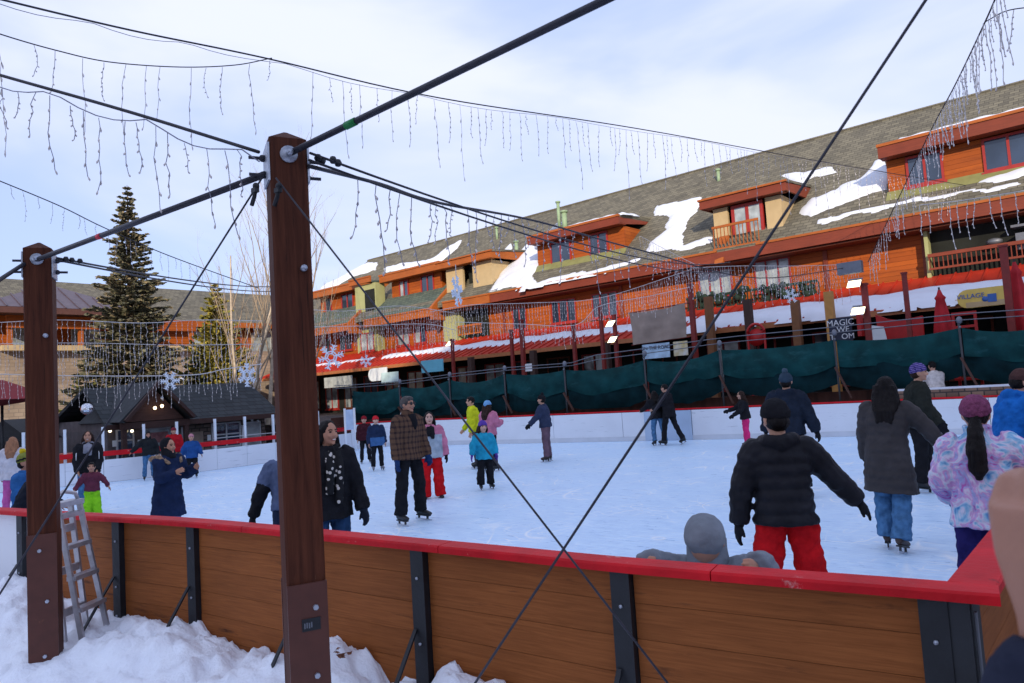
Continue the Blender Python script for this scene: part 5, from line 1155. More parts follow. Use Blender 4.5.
def person(label, px, D, ytop, face, lean=0, side=0, head=(0, 0), armR=((.16, .03, -1), (.08, .22, -1)), armL=((.16, .03, -1), (.08, .22, -1)), legR=((.08, .05, -1), (.05, -.06, -1)), legL=((.08, .02, -1), (.05, -.06, -1)),
           kid=0., fat=1., jacket=black_c, jt=.03, hem=.10, puffer=0, zone=None, pants=black_c, pw=.012, boots=boot_k, skate=True, hat=None, hair=(hair_k, 'short'), gloves=None, skin=skin_a, hood=None, scarf=None, glasses=False, curl=(.35, .35), face_on=True, extra=None, smile=False, pm=None, hgroup='people skating and standing at the rink', htwist=0, sleeve_tuck=0, z0=0.):
    face = face+math.degrees(math.atan((px-512)/F))      # facing is given relative to the line of sight
    t = V3(math.sin(rad(side)), math.sin(rad(lean))*math.cos(rad(side)), math.cos(rad(lean))*math.cos(rad(side))).normalized()
    xr = V3(math.cos(rad(htwist)), math.sin(rad(htwist)), 0); xr = (xr-t*xr.dot(t)).normalized(); yf = t.cross(xr)
    hs = 1+.32*kid; ll = 1-.10*kid; j = jt
    P = V3(0, 0, 0); Nk = t*.50
    def dirv(a, s, sp=0.): v = Vector(a).normalized(); v.x += sp; v.normalize(); return V3(v.x*s, v.y, v.z)
    joints = {}
    for s, arm, leg in ((1, armR, legR), (-1, armL, legL)):
        S_ = t*.435+xr*(.165*s); 
        u = dirv(arm[0], s, max(0, jt-.02)*(5 if kid > .3 else 3)); f_ = dirv(arm[1], s, max(0, jt-.02)*1.5); E = S_+u*.285*ll; W = E+f_*.255*ll
        Hp = xr*(.092*s)-V3(0, 0, .02); th = dirv(leg[0], s); sh = dirv(leg[1], s); K = Hp+th*.42*ll; A = K+sh*.42*ll
        joints[s] = (S_, E, W, Hp, K, A, u, f_, th, sh)
    foot = .085+(.075 if skate else .0)
    zmin = min(joints[s][5].z for s in (1, -1)) - foot
    hd = (t*.45+V3(0, 0, .55)).normalized()
    Rh = Matrix.Rotation(rad(-head[0]), 3, 'Z') @ Matrix.Rotation(rad(-head[1]), 3, 'X')
    Rh = Matrix((xr, hd.cross(xr).normalized(), hd)).transposed() @ Rh
    HC = Nk+hd*(.04+.105*hs)+Rh @ V3(0, .012, 0)
    def h(x, y, z): return HC+Rh @ (V3(x, y, z)*hs)
    top = h(0, 0, .118).z
    if hat: top = max(top, h(0, -.02, .150).z, h(0, -.07, .13).z)
    if hat and hat[2]: top += .03
    if hood and hood[1] == 'up': top += .03
    base = atd(px, 400, D); ztop = atd(px, ytop, D).z-z0
    sc = ztop/(top-zmin); Mx = Matrix.Scale(sc, 4) @ Matrix.Translation((0, 0, -zmin))
    vox = min(max(D*.0013, .0085), .017); vz = vox
    root = thing('person', label, 'person', (base.x, base.y, z0), YAW-rad(face), hgroup); PEOPLE.append((label, sc, ztop))
    def put(name, me, m, par=root):
        me.materials.clear()
        for q in (m if isinstance(m, (list, tuple)) else [m]): me.materials.append(q)
        me.name = name; return link(name, me, par)
    def rg(c, a, b, m=22, X=xr, Y=yf, pw_=.85):
        o = []
        for k in range(m):
            an = 2*math.pi*k/m; cx, cy = math.cos(an), math.sin(an)
            o.append(c+X*(a*math.copysign(abs(cx)**pw_, cx))+Y*(b*math.copysign(abs(cy)**pw_, cy)))
        return o
    def seg_tube(mb, pts, keys, pf=0, n=12, step=.022):
        """tube along polyline with radius keys over fraction; puffer ridges"""
        L_ = plen(pts); m = max(4, int(L_/step)); P_ = []; R_ = []
        for i in range(m+1):
            f = i/m; p, _ = poly_at(pts, f*L_); r = lerpk(keys, f)[0]
            if pf: r *= 1+.10*abs(math.sin(math.pi*f*L_/.085))-.05
            P_.append(p); R_.append(r)
        mb.tube(P_, R_, n)
    # ---- body
    b = MB(); b.loft([rg(P+t*v, a, c) for v, a, c in ((-.10, .12, .09), (0, .15, .105), (.15, .13, .095), (.30, .15, .105), (.42, .15, .095), (.48, .09, .07))])
    b.tube([t*.44, Nk+hd*.02, HC-hd*.04], [.062, .056*math.sqrt(hs), .055*hs], 12)
    b.ball(h(0, 0, .005), .076*hs, .096*hs, .112*hs, 18, 14, rot=Rh); b.ball(h(0, .022, -.048), .056*hs, .068*hs, .066*hs, 14, 10, rot=Rh)
    b.tube([h(0, .088, .025), h(0, .112, -.018), h(0, .098, -.030)], [.009*hs, .015*hs, .010*hs], 8)
    b.ball(h(.032, .082, -.022), .024*hs, .018*hs, .02*hs, 8, 6, rot=Rh); b.ball(h(-.032, .082, -.022), .024*hs, .018*hs, .02*hs, 8, 6, rot=Rh); b.ball(h(0, .078, -.088), .024*hs, .02*hs, .018*hs, 8, 6, rot=Rh)
    for s in (1, -1):
        S_, E, W, Hp, K, A, u, f_, th, sh = joints[s]
        b.ball(h(.079*s, -.004, -.004), .012*hs, .022*hs, .032*hs, 8, 6, rot=Rh)
        b.tube([S_-xr*.05*s, S_, E, W], [.05, .048, .040, .029], 10); b.tube([Hp+V3(0, 0, .03), Hp, K, A], [.075, .08, .055, .042], 10)
    bme = remesh(b, max(vz*.8, .0085), 2, M_=Mx)
    if gloves is None:
        hb = MB()
        for s in (1, -1):
            S_, E, W, Hp, K, A, u, f_, th, sh = joints[s]; hand_mb(hb, W+f_*.012, f_, -xr*s+yf*.2, .95+.12*kid, curl[0 if s > 0 else 1], s)
        hm = remesh(hb, .0062 if D < 14 else .0085, 1, M_=Mx)
        bm = bmesh.new(); bm.from_mesh(bme); bm.from_mesh(hm); bm.to_mesh(bme); bm.free(); bpy.data.meshes.remove(hm)
        bme.polygons.foreach_set('use_smooth', [True]*len(bme.polygons))
    body = put('body', bme, skin)
    def child(name, mb, m, par=root, smooth=True):
        me = mb.mesh(name, m, smooth); me.transform(Mx); return link(name, me, par)
    if face_on:
        for s in (1, -1):
            child('eye', MB().ball(h(.030*s, .083, .018), .014*hs, .012*hs, .0085*hs, 8, 6, rot=Rh), eye_m, body); child('eyebrow', MB().tube([h(.014*s, .094, .036), h(.032*s, .093, .042), h(.05*s, .080, .036)], .0045*hs, 5), hair[0] if hair else hair_k, body)
        child('mouth', MB().ball(h(0, .089, -.056), (.030 if smile else .024)*hs, .009*hs, .0075*hs, 10, 6, rot=Rh), lip_m, body)
        if smile: child('teeth', MB().ball(h(0, .096, -.053), .020*hs, .004*hs, .005*hs, 8, 5, rot=Rh), teeth_m, body)
    if glasses:
        gm = MB(); 
        for s in (1, -1): gm.ball(h(.032*s, .098, .016), .027*hs, .008*hs, .021*hs, 10, 6, rot=Rh); gm.tube([h(.052*s, .094, .022), h(.078*s, .04, .022), h(.080*s, -.01, .02)], .004*hs, 5)
        gm.tube([h(-.02, .104, .024), h(.02, .104, .024)], .004*hs, 5); child('sunglasses', gm, black_m)
    # ---- trousers
    pp = min(pw, jt-.02); q = MB(); q.loft([rg(P+t*v, a+pp, c+pp) for v, a, c in ((.12, .15, .11), (.02, .165, .12), (-.06, .155, .115), (-.10, .11, .09))])
    for s in (1, -1):
        S_, E, W, Hp, K, A, u, f_, th, sh = joints[s]
        if skate: A2 = A+sh*.02
        else: A2 = A+sh*.04
        seg_tube(q, [Hp+V3(0, 0, .02), Hp+th*.05, K, A2], [(0, .085+pp), (.12, .095+pp), (.5, .068+pw), (.88, .058+pw*1.4), (1, .060+pw*1.7)])
    put('trousers', remesh(q, vz, 3, .030+pw*.5, .09, Mx), pants)
    # ---- boots / skates
    for s in (1, -1):
        S_, E, W, Hp, K, A, u, f_, th, sh = joints[s]
        ff = V3(f_.x*0+.18*s, 1, 0); ff = (V3(.16*s, 1, 0)); ff = (ff-sh*ff.dot(sh)*.9).normalized(); up = ff.cross(V3(1, 0, 0)).normalized(); up = up if up.z > 0 else -up; rt = ff.cross(up)
        so = A+sh*.085; bt = MB()
        bt.tube([A-sh*.10, A-sh*.02, A+sh*.03], [.058, .056, .055], 12)
        bt.loft([[so+ff*y+rt*(a*math.cos(k*math.pi/5))+up*(zc+zz*math.sin(k*math.pi/5)) for k in range(10)] for y, a, zc, zz in ((-.075, .028, .045, .040), (-.05, .043, .055, .055), (0, .047, .055, .055), (.07, .046, .040, .040), (.13, .045, .030, .030), (.175, .030, .025, .022))])
        bo = put('skate' if skate else 'boot', remesh(bt, min(vz, .014), 2, M_=Mx), boots)
        if skate:
            bl = MB(); c = so-up*.058
            bl.obox(c-up*.005+ff*.045, ff, rt, up, .14, .003, .011)
            child('blade', bl, blade_m, bo, False)
            hl = MB(); hl.obox(so-up*.026+ff*-.035, ff, rt, up, .016, .007, .026); hl.obox(so-up*.026+ff*.11, ff, rt, up, .016, .007, .026); hl.obox(so-up*.004+ff*.04, ff, rt, up, .11, .028, .008); child('blade_holder', hl, boot_k, bo, False)
    # ---- jacket
    q = MB(); dl = ((joints[1][8]+joints[-1][8])*.25+V3(0, 0, -.5)).normalized()
    keys = [(-max(hem, .02), .183+j+hem*.09, .135+j+hem*.09), (-.0, .178+j, .126+j), (.15, .162+j, .115+j), (.30, .178+j, .124+j), (.40, .185+j*.9, .114+j), (.455, .150+j*.7, .098+j*.7), (.495, .085+j*.5, .078+j*.5), (.53, .072+j*.4, .072+j*.4)]
    n = int((.53+hem)/.02)+1; rings = []
    for i in range(n+1):
        v = -hem+(.53+hem)*i/n; a, c_ = lerpk(keys, v)
        if puffer and v < .46: m_ = 1+puffer*(abs(math.sin(math.pi*(v+.02)/.088))-.55); a *= m_; c_ *= m_
        c = P+t*v if v > 0 else P+dl*(-v)
        rings.append(rg(c, a*fat, c_*fat))
    q.loft(rings)
    for s in (1, -1):
        S_, E, W, Hp, K, A, u, f_, th, sh = joints[s]
        seg_tube(q, [S_-xr*.05*s+t*.0, S_+u*.03, E, W+f_*(.02 if not sleeve_tuck else 0)], [(0, .070+j*.7), (.1, .078+j*.8), (.5, .058+j*.8), (1, .043+j*.75)], puffer)
    if hood:
        if hood[1] == 'down':
            c = Nk+t*.0-yf*.085; q.tube([c+xr*-.12+yf*.10+t*.0, c+xr*-.09+t*.0-yf*.0, c-yf*.035-t*.02, c+xr*.09, c+xr*.12+yf*.10], [.035, .052, .06, .052, .035], 12)
        elif hood[1] == 'collar':
            q.tube([Nk-hd*.03, Nk+hd*.075], [.095, .082*hs], 16)
    jme = remesh(q, vz, 3 if not puffer else 2, .042 if not puffer else .022, .085, Mx)
    jk = put('jacket', jme, [jacket, zone[0]] if zone else jacket)
    if zone:
        Mi = Mx.inverted(); ids = []
        for pgn in jme.polygons: ids.append(1 if zone[1](Mi @ pgn.center, joints) else 0)
        jme.polygons.foreach_set('material_index', ids)
    if hood and hood[1] == 'up':
        q = MB(); q.ball(h(0, -.040, .018), .100*hs, .108*hs, .128*hs, 18, 12, rot=Rh); q.tube([Nk-t*.03, Nk+hd*.04, h(0, -.03, -.05)], [.12, .105*hs, .098*hs], 16)
        put('hood', remesh(q, vz, 3, .018, .12, Mx), hood[0])
    # ---- hair, hat, gloves, scarf
    if hair:
        q = MB()
        if not hat or hair[1] != 'short':
            q.ball(h(0, -.014, .022), .086*hs, .098*hs, .104*hs, 18, 12, rot=Rh)
            if hair[1] == 'short' : q.ball(h(0, .03, .085), .062*hs, .06*hs, .036*hs, 12, 8, rot=Rh)
            if hair[1] == 'long':
                for s in (-.6, -.2, .2, .6): q.tube([h(.10*s, -.055, .02), h(.13*s, -.075, -.10), h(.12*s, -.085, -.20)-yf*.03-t*0, Nk+xr*.10*s-yf*(.10+j)-t*.10, Nk+xr*.09*s-yf*(.105+j)-t*.22], [.05*hs, .055*hs, .05, .045, .022], 10)
                for s in (-1, 1): q.tube([h(.07*s, -.01, .04), h(.088*s, .0, -.06), Nk+xr*.10*s-yf*.02-t*.0, Nk+xr*.12*s-yf*.03-t*.08], [.03*hs, .03*hs, .034, .016], 8)
            if hair[1] == 'pony': q.tube([h(0, -.09, -.03), h(0, -.125, -.10), Nk-yf*(.12+j)-t*.10, Nk-yf*(.12+j)-t*.24, Nk-yf*(.11+j)-t*.31], [.035, .055, .068, .060, .02], 12)
            if hair[1] == 'bun': q.ball(h(0, -.11, .06), .045*hs, n=12, m=8)
            put('hair', remesh(q, min(vz, .014), 2, .018, .05, Mx), hair[0])
        elif hat: 
            q.ball(h(0, -.022, -.02), .081*hs, .088*hs, .075*hs, 16, 10, rot=Rh); put('hair', remesh(q, min(vz, .014), 2, .01, .05, Mx), hair[0])
    if hat:
        q = MB(); T_ = Rh @ Matrix.Rotation(rad(14), 3, 'X')
        def hr_(z, a, y0=0.): return [HC+T_ @ (V3(a*math.cos(2*math.pi*k/20), a*1.16*math.sin(2*math.pi*k/20)+y0, z)*hs) for k in range(20)]
        q.loft([hr_(.012, .088), hr_(.014, .096), hr_(.062, .097), hr_(.068, .090)]); q.loft([hr_(.05, .090), hr_(.085, .088), hr_(.115, .072), hr_(.135, .048), hr_(.148, .015)])
        hm_ = remesh(q, min(vz, .012), 2, .012, .04, Mx); ho = put('hat', hm_, [hat[1], hat[3]] if len(hat) > 3 else hat[1])
        if len(hat) > 3:
            Mi = Mx.inverted(); ids = []
            for pgn in hm_.polygons: zz = (T_.transposed() @ (Mi @ pgn.center-HC)).z/hs; ids.append(1 if (hat[4](zz)) else 0)
            hm_.polygons.foreach_set('material_index', ids)
        if hat[2]: q = MB(); q.ball(HC+T_ @ V3(0, 0, .165*hs), .042*hs, n=14, m=10); put('pompom', remesh(q, .010, 0, .02, .02, Mx), hat[2], ho)
    if gloves:
        for s in (1, -1):
            S_, E, W, Hp, K, A, u, f_, th, sh = joints[s]; q = MB(); hand_mb(q, W+f_*.015, f_, -xr*s+yf*.2, 1.05+.2*kid, curl[0 if s > 0 else 1], s, 1.32); q.tube([W-f_*.02, W+f_*.04], [.046, .040], 10)
            put('glove', remesh(q, .0075 if D < 12 else .010, 1, M_=Mx), gloves)
    if scarf:
        q = MB(); q.tube([Nk+yf*.07-t*.02+xr*.0, Nk+xr*.085+t*.01, Nk-yf*.075+t*.02, Nk-xr*.085+t*.01, Nk+yf*.075-t*.01], .042, 10)
        if scarf[1]: 
            for s, l_ in ((-.05, scarf[1]), (.04, scarf[1]*.8)): q.tube([Nk+yf*.10+xr*s-t*.02, Nk+yf*(.14+j)+xr*s-t*.15, Nk+yf*(.135+j)+xr*(s+.01)-t*l_], [.04, .042, .038], 8)
        put('scarf', remesh(q, min(vz, .014), 2, .012, .05, Mx), scarf[0])
    if extra: extra(dict(h=h, t=t, xr=xr, yf=yf, Nk=Nk, joints=joints, child=child, put=put, Mx=Mx, vz=vz, hs=hs, j=j, P=P, rg=rg))
    return root
def feetD(x, y): return 1.8*F/(y-hor(x))
# -- plaid jacket man
plaid = cloth('brown_plaid', (.085, .045, .03))
def plaid_nodes(m):
    nt = m.node_tree; N = nt.nodes.new; L = nt.links.new; b = nt.nodes['Principled BSDF']; tc = N('ShaderNodeTexCoord'); s = N('ShaderNodeSeparateXYZ'); L(tc.outputs['Object'], s.inputs[0]); outs = []
    for ax, fr in ((0, 17), (2, 13), (1, 17)):
        mu = N('ShaderNodeMath'); mu.operation = 'MULTIPLY'; mu.inputs[1].default_value = fr; L(s.outputs[ax], mu.inputs[0]); f_ = N('ShaderNodeMath'); f_.operation = 'FRACT'; L(mu.outputs[0], f_.inputs[0]); g_ = N('ShaderNodeMath'); g_.operation = 'GREATER_THAN'; g_.inputs[1].default_value = .62; L(f_.outputs[0], g_.inputs[0]); outs.append(g_.outputs[0])
    ad = N('ShaderNodeMath'); ad.operation = 'ADD'; L(outs[0], ad.inputs[0]); L(outs[1], ad.inputs[1]); dv = N('ShaderNodeMath'); dv.operation = 'MULTIPLY'; dv.inputs[1].default_value = .5; L(ad.outputs[0], dv.inputs[0])
    r = N('ShaderNodeValToRGB'); r.color_ramp.elements[0].color = (.12, .066, .042, 1); r.color_ramp.elements[1].color = (.035, .022, .022, 1); L(dv.outputs[0], r.inputs[0]); L(r.outputs[0], b.inputs['Base Color'])
plaid_nodes(plaid)
def shirt(e):
    q = MB(); N_ = e['Nk']; q.tube([N_+e['xr']*-.06+e['yf']*.05, N_+e['xr']*-.075-e['yf']*.03+e['t']*.02, N_-e['yf']*.07+e['t']*.03, N_+e['xr']*.075-e['yf']*.03+e['t']*.02, N_+e['xr']*.06+e['yf']*.05], .022, 8); e['child']('collar', q, cloth('pale_collar', (.55, .56, .6)))
    q = MB(); q.tube([N_+e['yf']*.085-e['t']*.0, N_+e['yf']*(.11+e['j'])-e['t']*.12, N_+e['yf']*(.125+e['j'])-e['t']*.2], [.06, .05, .01], 10); e['child']('shirt_front', q, black_c)
person('man in a brown plaid jacket and sunglasses standing mid-rink looking right', 405, feetD(408, 521), 396.5, 136, lean=3, head=(-8, 0), armR=((.2, -.05, -1), (.1, .18, -1)), armL=((.22, .12, -1), (-.05, .42, -1)), legR=((.14, .03, -1), (.10, -.02, -1)), legL=((.16, .10, -1), (.10, -.10, -1)),
       jacket=plaid, jt=.035, hem=.12, pants=black_c, pw=.02, hair=(hair_g, 'short'), skin=skin_b, gloves=cloth('blue_glove', (.015, .04, .12)), glasses=True, hood=(None, 'collar'), extra=shirt)
pinkc = cloth('pink', (.50, .17, .26)); paleb = cloth('pale_blue_grey', (.36, .42, .48)); redc = cloth('red', (.55, .010, .014)); 
person('girl in a pale grey and pink jacket with red snow pants behind the plaid-jacketed man', 428, feetD(429, 497), 412, 176, kid=.2, jacket=paleb, jt=.04, hem=.13, zone=(pinkc, lambda p, J: p.z > .33 or abs(p.x) > .235), pants=redc, pw=.035, boots=boot_k, hair=(hair_k, 'long'), gloves=black_c, scarf=(black_c, .25), skin=skin_c,
       armR=((.25, .0, -1), (.12, .1, -1)), armL=((.3, 0, -1), (.1, .1, -1)), skate=False)
teal = cloth('turquoise', (.02, .30, .46)); purple_c = cloth('purple', (.10, .05, .30)); limey = cloth('lime', (.45, .50, .02))
person('small child in a turquoise jacket and purple beanie standing mid-rink', 481, feetD(482, 488.5), 420, 160, kid=.75, jacket=teal, jt=.045, hem=.16, pants=black_c, pw=.03, hat=('beanie', purple_c, None), gloves=purple_c, skin=skin_c, hair=(hair_b, 'long'), armR=((.5, .1, -1), (.2, .2, -1)), armL=((.35, .2, -1), (.0, .3, -1)))
person('person in a pink jacket and light blue hat standing behind the turquoise child', 487, 15.9, 400, 40, jacket=pinkc, jt=.04, hem=.10, pants=black_c, hat=('beanie', cloth('sky_blue', (.16, .36, .62)), None), hair=(hair_b, 'long'), armR=((.25, .25, -1), (-.2, .6, .1)), armL=((.3, .2, -1), (-.1, .6, -.2)), scarf=(black_c, 0))
person('person in a bright yellow jacket half hidden behind the pink-jacketed skater', 474, 16.7, 396.5, 270, lean=8, jacket=cloth('hi_vis_yellow', (.58, .62, .02)), jt=.035, pants=dgrey_c, hair=(hair_k, 'short'), armR=((.15, .25, -1), (0, .5, -.6)))
person('skater in a navy jacket and mauve trousers gliding left with one arm held out', 544, feetD(543, 461), 393, 285, lean=6, jacket=cloth('navy_grey', (.035, .045, .085)), jt=.035, hem=.10, pants=cloth('mauve', (.14, .085, .11)), pw=.015, boots=boot_n, hat=('beanie', black_c, black_c), armR=((.35, .75, -.75), (.35, .9, -.65)), armL=((.3, .5, -1), (.3, .8, -.8)), gloves=black_c)
person('person in a black coat and blue jeans leaning on the far barrier', 656, 19.6, 391, 340, lean=14, jacket=black_c, hem=.16, pants=denim_c, hair=(hair_k, 'long'), legL=((.1, .15, -1), (.08, -.3, -1)), legR=((.1, -.1, -1), (.1, -.25, -1)), armL=((.5, .4, -.8), (.2, .9, -.3)), armR=((.2, .4, -.8), (-.1, .9, -.2)))
person('person all in black striding beside the far barrier', 668, 19.4, 384, 300, lean=8, jacket=black_c, hem=.20, pants=black_c, hair=(hair_k, 'short'), legL=((.08, .25, -1), (.05, .1, -1)), legR=((.08, -.25, -1), (.05, -.5, -1)), armL=((.2, .4, -1), (-.1, .8, -.4)))
person('girl in a black jacket and pink trousers reaching left before the far barrier', 744, 17.6, 391, 265, lean=7, kid=.35, jacket=black_c, jt=.035, hem=.10, pants=cloth('hot_pink', (.62, .03, .16)), pw=.02, hair=(hair_b, 'long'), gloves=black_c, armR=((.3, .7, -.7), (.25, .95, -.3)), armL=((.3, .4, -1), (.1, .8, -.5)))
person('tall man in a dark bobble beanie and navy jacket skating away behind the puffer-jacket boy', 786, feetD(800, 494), 369.5, 10, side=2, jacket=cloth('dark_navy', (.016, .022, .036)), jt=.045, hem=.12, pants=black_c, pw=.02, hat=('beanie', cloth('slate', (.03, .05, .075)), cloth('slate2', (.05, .08, .11))), gloves=black_c, hair=(hair_k, 'short'), armR=((.35, .0, -1), (.25, .25, -1)), armL=((.4, .0, -1), (.2, .3, -1)), hood=(None, 'down'), legR=((.12, -.1, -1), (.12, -.25, -1)), legL=((.08, .15, -1), (.05, 0, -1)))
# -- boy in the black puffer
puff = cloth('black_puffer', (.016, .016, .020), .3, 6, .25, 18, .5, sheen=0)
person('boy in a black puffer jacket and red trousers, arm held out, seen from behind', 775, 4.65, 397.5, 350, kid=.15, lean=2, fat=.97, head=(-18, 10), jacket=puff, jt=.036, hem=.10, puffer=.10, pants=redc, pw=.035, hat=('beanie', black_c, None), hair=(hair_k, 'short'), gloves=black_c, hood=(None, 'down'), armR=((.62, .08, -.75), (.62, .25, -.75)), armL=((.40, -.05, -1), (.12, .10, -1)), curl=(.25, .25), legR=((.14, 0, -1), (.12, -.05, -1)), legL=((.14, 0, -1), (.12, -.05, -1)), face_on=False)
greyp = cloth('grey_puffer', (.048, .043, .044), .2, 6, .25, 18, .55, sheen=0)
person('long-haired woman in a long grey quilted coat and jeans skating away', 882, feetD(875, 548), 377, 10, lean=3, side=4, jacket=greyp, jt=.032, hem=.42, puffer=.045, pants=denim_c, pw=.022, boots=boot_n, hair=(hair_k, 'long'), gloves=black_c, armR=((.62, .15, -.75), (.45, .35, -.80)), armL=((.22, .05, -1), (.05, .25, -1)), legL=((-.02, .12, -1), (.0, .0, -1)), legR=((.02, -.03, -1), (-.05, -.30, -1)), face_on=False)
person('man in a purple patterned beanie and black jacket bending one knee at the right', 914, feetD(918, 490), 362.5, 84, lean=8, head=(5, 0), jacket=cloth('olive_black', (.022, .024, .020)), jt=.045, hem=.14, pants=black_c, pw=.02, hat=('beanie', cloth('indigo', (.035, .03, .14), .6, 30), None, cloth('lilac', (.22, .16, .42)), lambda z: (z*40) % 1 > .62), hair=(hair_b, 'short'), gloves=black_c, armR=((.2, .15, -1), (.05, .5, -.8)), armL=((.3, .3, -1), (.1, .6, -.8)), legL=((.08, .25, -1), (.05, -.1, -1)), legR=((.1, .05, -1), (.06, -.12, -1)), skin=skin_a)
person('person in a white sweater and dark jeans leaning on the far barrier', 938, 18.2, 361, 330, lean=10, jacket=cloth('white_knit', (.55, .50, .48)), jt=.03, hem=.04, pants=denim_d, hair=(hair_k, 'short'), armR=((.2, .5, -.8), (-.1, .9, -.2)), armL=((.3, .5, -.8), (0, .9, -.2)))
tie = cloth('tie_dye', (.30, .42, .66))
def tie_nodes(m):
    nt = m.node_tree; N = nt.nodes.new; L = nt.links.new; b = nt.nodes['Principled BSDF']; tc = N('ShaderNodeTexCoord'); n = N('ShaderNodeTexNoise'); n.inputs['Scale'].default_value = 6.5; n.inputs['Detail'].default_value = 3; n.inputs['Distortion'].default_value = 2.2; L(tc.outputs['Object'], n.inputs['Vector'])
    r = N('ShaderNodeValToRGB'); E_ = r.color_ramp.elements; E_[0].position = .30; E_[0].color = (.06, .22, .50, 1); E_[1].position = .68; E_[1].color = (.46, .10, .38, 1)
    for p, c in ((.40, (.30, .52, .70)), (.48, (.66, .62, .74)), (.55, (.58, .30, .56)), (.61, (.36, .42, .68))): e = E_.new(p); e.color = (*c, 1)
    L(n.outputs['Fac'], r.inputs[0]); L(r.outputs[0], b.inputs['Base Color'])
tie_nodes(tie)
mauve_k = cloth('mauve_knit', (.20, .055, .115), .3, 40, .7, 60)
person('girl in a tie-dye pink and blue jacket with mauve beanie and black ponytail', 974, 4.6, 393.5, 6, kid=.2, fat=.94, jacket=tie, jt=.046, hem=.16, pants=cloth('indigo_pants', (.022, .018, .10)), pw=.02, hat=('beanie', mauve_k, None), hair=(hair_k, 'pony'), gloves=cloth('blue_mitten', (.10, .15, .35)), armR=((.6, .25, -.7), (.65, .6, -.25)), armL=((.28, -.1, -1), (-.05, .75, -.55)), face_on=False, hood=(None, 'collar'))
person('person in a bright blue jacket and brown beanie at the right edge looking down', 1006, 7.0, 369, 60, lean=16, head=(0, 18), jacket=cloth('bright_blue', (.012, .12, .42)), jt=.05, hem=.10, pants=black_c, hat=('beanie', cloth('brown_knit', (.07, .035, .032)), None), hair=(hair_k, 'short'), hood=(None, 'down'), armR=((.2, .3, -1), (0, .7, -.6)))
# -- child holding the near barrier
def board_hands(e): pass
gh = cloth('grey_hoodie', (.20, .22, .25), .15, 7)
person('small child in a grey hood clinging to the near barrier from the ice side', 700, 4.0, 524, 186, kid=1.0, lean=34, head=(0, 66), jacket=gh, jt=.05, hem=.05, pants=dgrey_c, hood=(gh, 'up'), hair=None, armL=((.42, .5, .28), (-.15, .85, .24)), armR=((.42, .5, .28), (-.15, .85, .24)), skin=skin_b, curl=(.7, .7), legR=((.15, .9, -.4), (.05, -.75, -.6)), legL=((.15, .9, -.4), (.05, -.75, -.6)))
# -- left group
def fur(e):
    q = MB(); N_ = e['Nk']; xr, yf, t_ = e['xr'], e['yf'], e['t']
    q.tube([N_+xr*-.10+yf*.15-t_*.10, N_+xr*-.19+yf*.02-t_*.01, N_+xr*-.15-yf*.17-t_*.04, N_-yf*.24-t_*.10, N_+xr*.15-yf*.17-t_*.04, N_+xr*.19+yf*.02-t_*.01, N_+xr*.10+yf*.15-t_*.10], [.03, .045, .05, .055, .05, .045, .03], 10)
    e['put']('fur_trim', (lambda me: me)(remesh(q, .012, 1, .035, .03, e['Mx'])), cloth('fur', (.30, .20, .13), .4, 30, 1., 60))
person('woman in a black headscarf and navy coat with fur trim, arm raised', 165, 9.0, 437, 138, lean=4, jacket=navy_c, jt=.04, hem=.42, pants=denim_c, pw=.02, hood=(black_c, 'up'), hair=None, skin=skin_b, armR=((.2, .30, -.9), (-.25, .85, .30)), armL=((.2, .35, -.9), (-.2, .85, .40)), extra=fur, face_on=True)
def stripes(e):
    for s in (1, -1):
        S_, E, W = e['joints'][s][:3]; q = MB(); o_ = e['yf']*(.075+e['j']*.6); q.tube([S_+o_*.75+e['xr']*.02*s, (S_+E)/2+o_+e['xr']*.02*s, E+o_*.9], .009, 6); e['child']('sleeve_stripe', q, cloth('white_stripe', (.6, .6, .62)))
person('dark-haired woman in a black jacket with white stripes standing behind the child in green', 87, 12.9, 431, 184, jacket=black_c, jt=.035, hem=.12, pants=denim_c, hair=(hair_b, 'long'), skin=skin_b, scarf=(cloth('grey_scarf', (.22, .22, .26)), .25), armR=((.10, .25, -.9), (-.15, .5, -.75)), armL=((.10, .25, -.9), (-.15, .5, -.75)), extra=stripes, smile=True)
person('small child in a maroon top and bright green snow pants held by the striped-jacket woman', 90, 12.3, 462, 182, kid=.85, jacket=cloth('maroon', (.12, .03, .05)), jt=.03, hem=.05, pants=cloth('neon_green', (.25, .62, .02)), pw=.045, hair=(hair_k, 'short'), skin=skin_b, armR=((.6, .1, -.8), (.3, .3, -.5)), armL=((.6, .1, -.8), (.3, .3, -.5)))
person('person in a black jacket and black beanie bending over at the left edge', 20, 7.6, 463, 80, lean=22, jacket=cloth('black_blue', (.014, .018, .028)), jt=.045, hem=.1, pants=black_c, hat=('beanie', black_c, None), hair=(hair_k, 'short'), skin=skin_b, armR=((.2, .2, -1), (0, .5, -.6)), armL=((.3, .4, -.8), (0, .8, -.3)))
yel = cloth('yellow', (.62, .46, .02))
person('child in a yellow, black and green striped bobble hat behind the left edge beanie person', 24, 9.0, 450, 120, kid=.5, jacket=cloth('blue2', (.03, .12, .32)), jt=.04, hat=('beanie', cloth('olive_knit', (.20, .22, .05)), yel, black_c, lambda z: .035 < z < .06), hair=(hair_k, 'short'), skin=skin_b)
person('woman with long tan hair in a white coat facing away at the far left edge', 12, 13.5, 437, 20, jacket=cloth('white_coat', (.55, .52, .55)), jt=.04, hem=.2, pants=cloth('pink2', (.5, .1, .3)), hair=(hair_t, 'long'), armR=((.4, .2, -.8), (0, .6, -.4)), face_on=False)
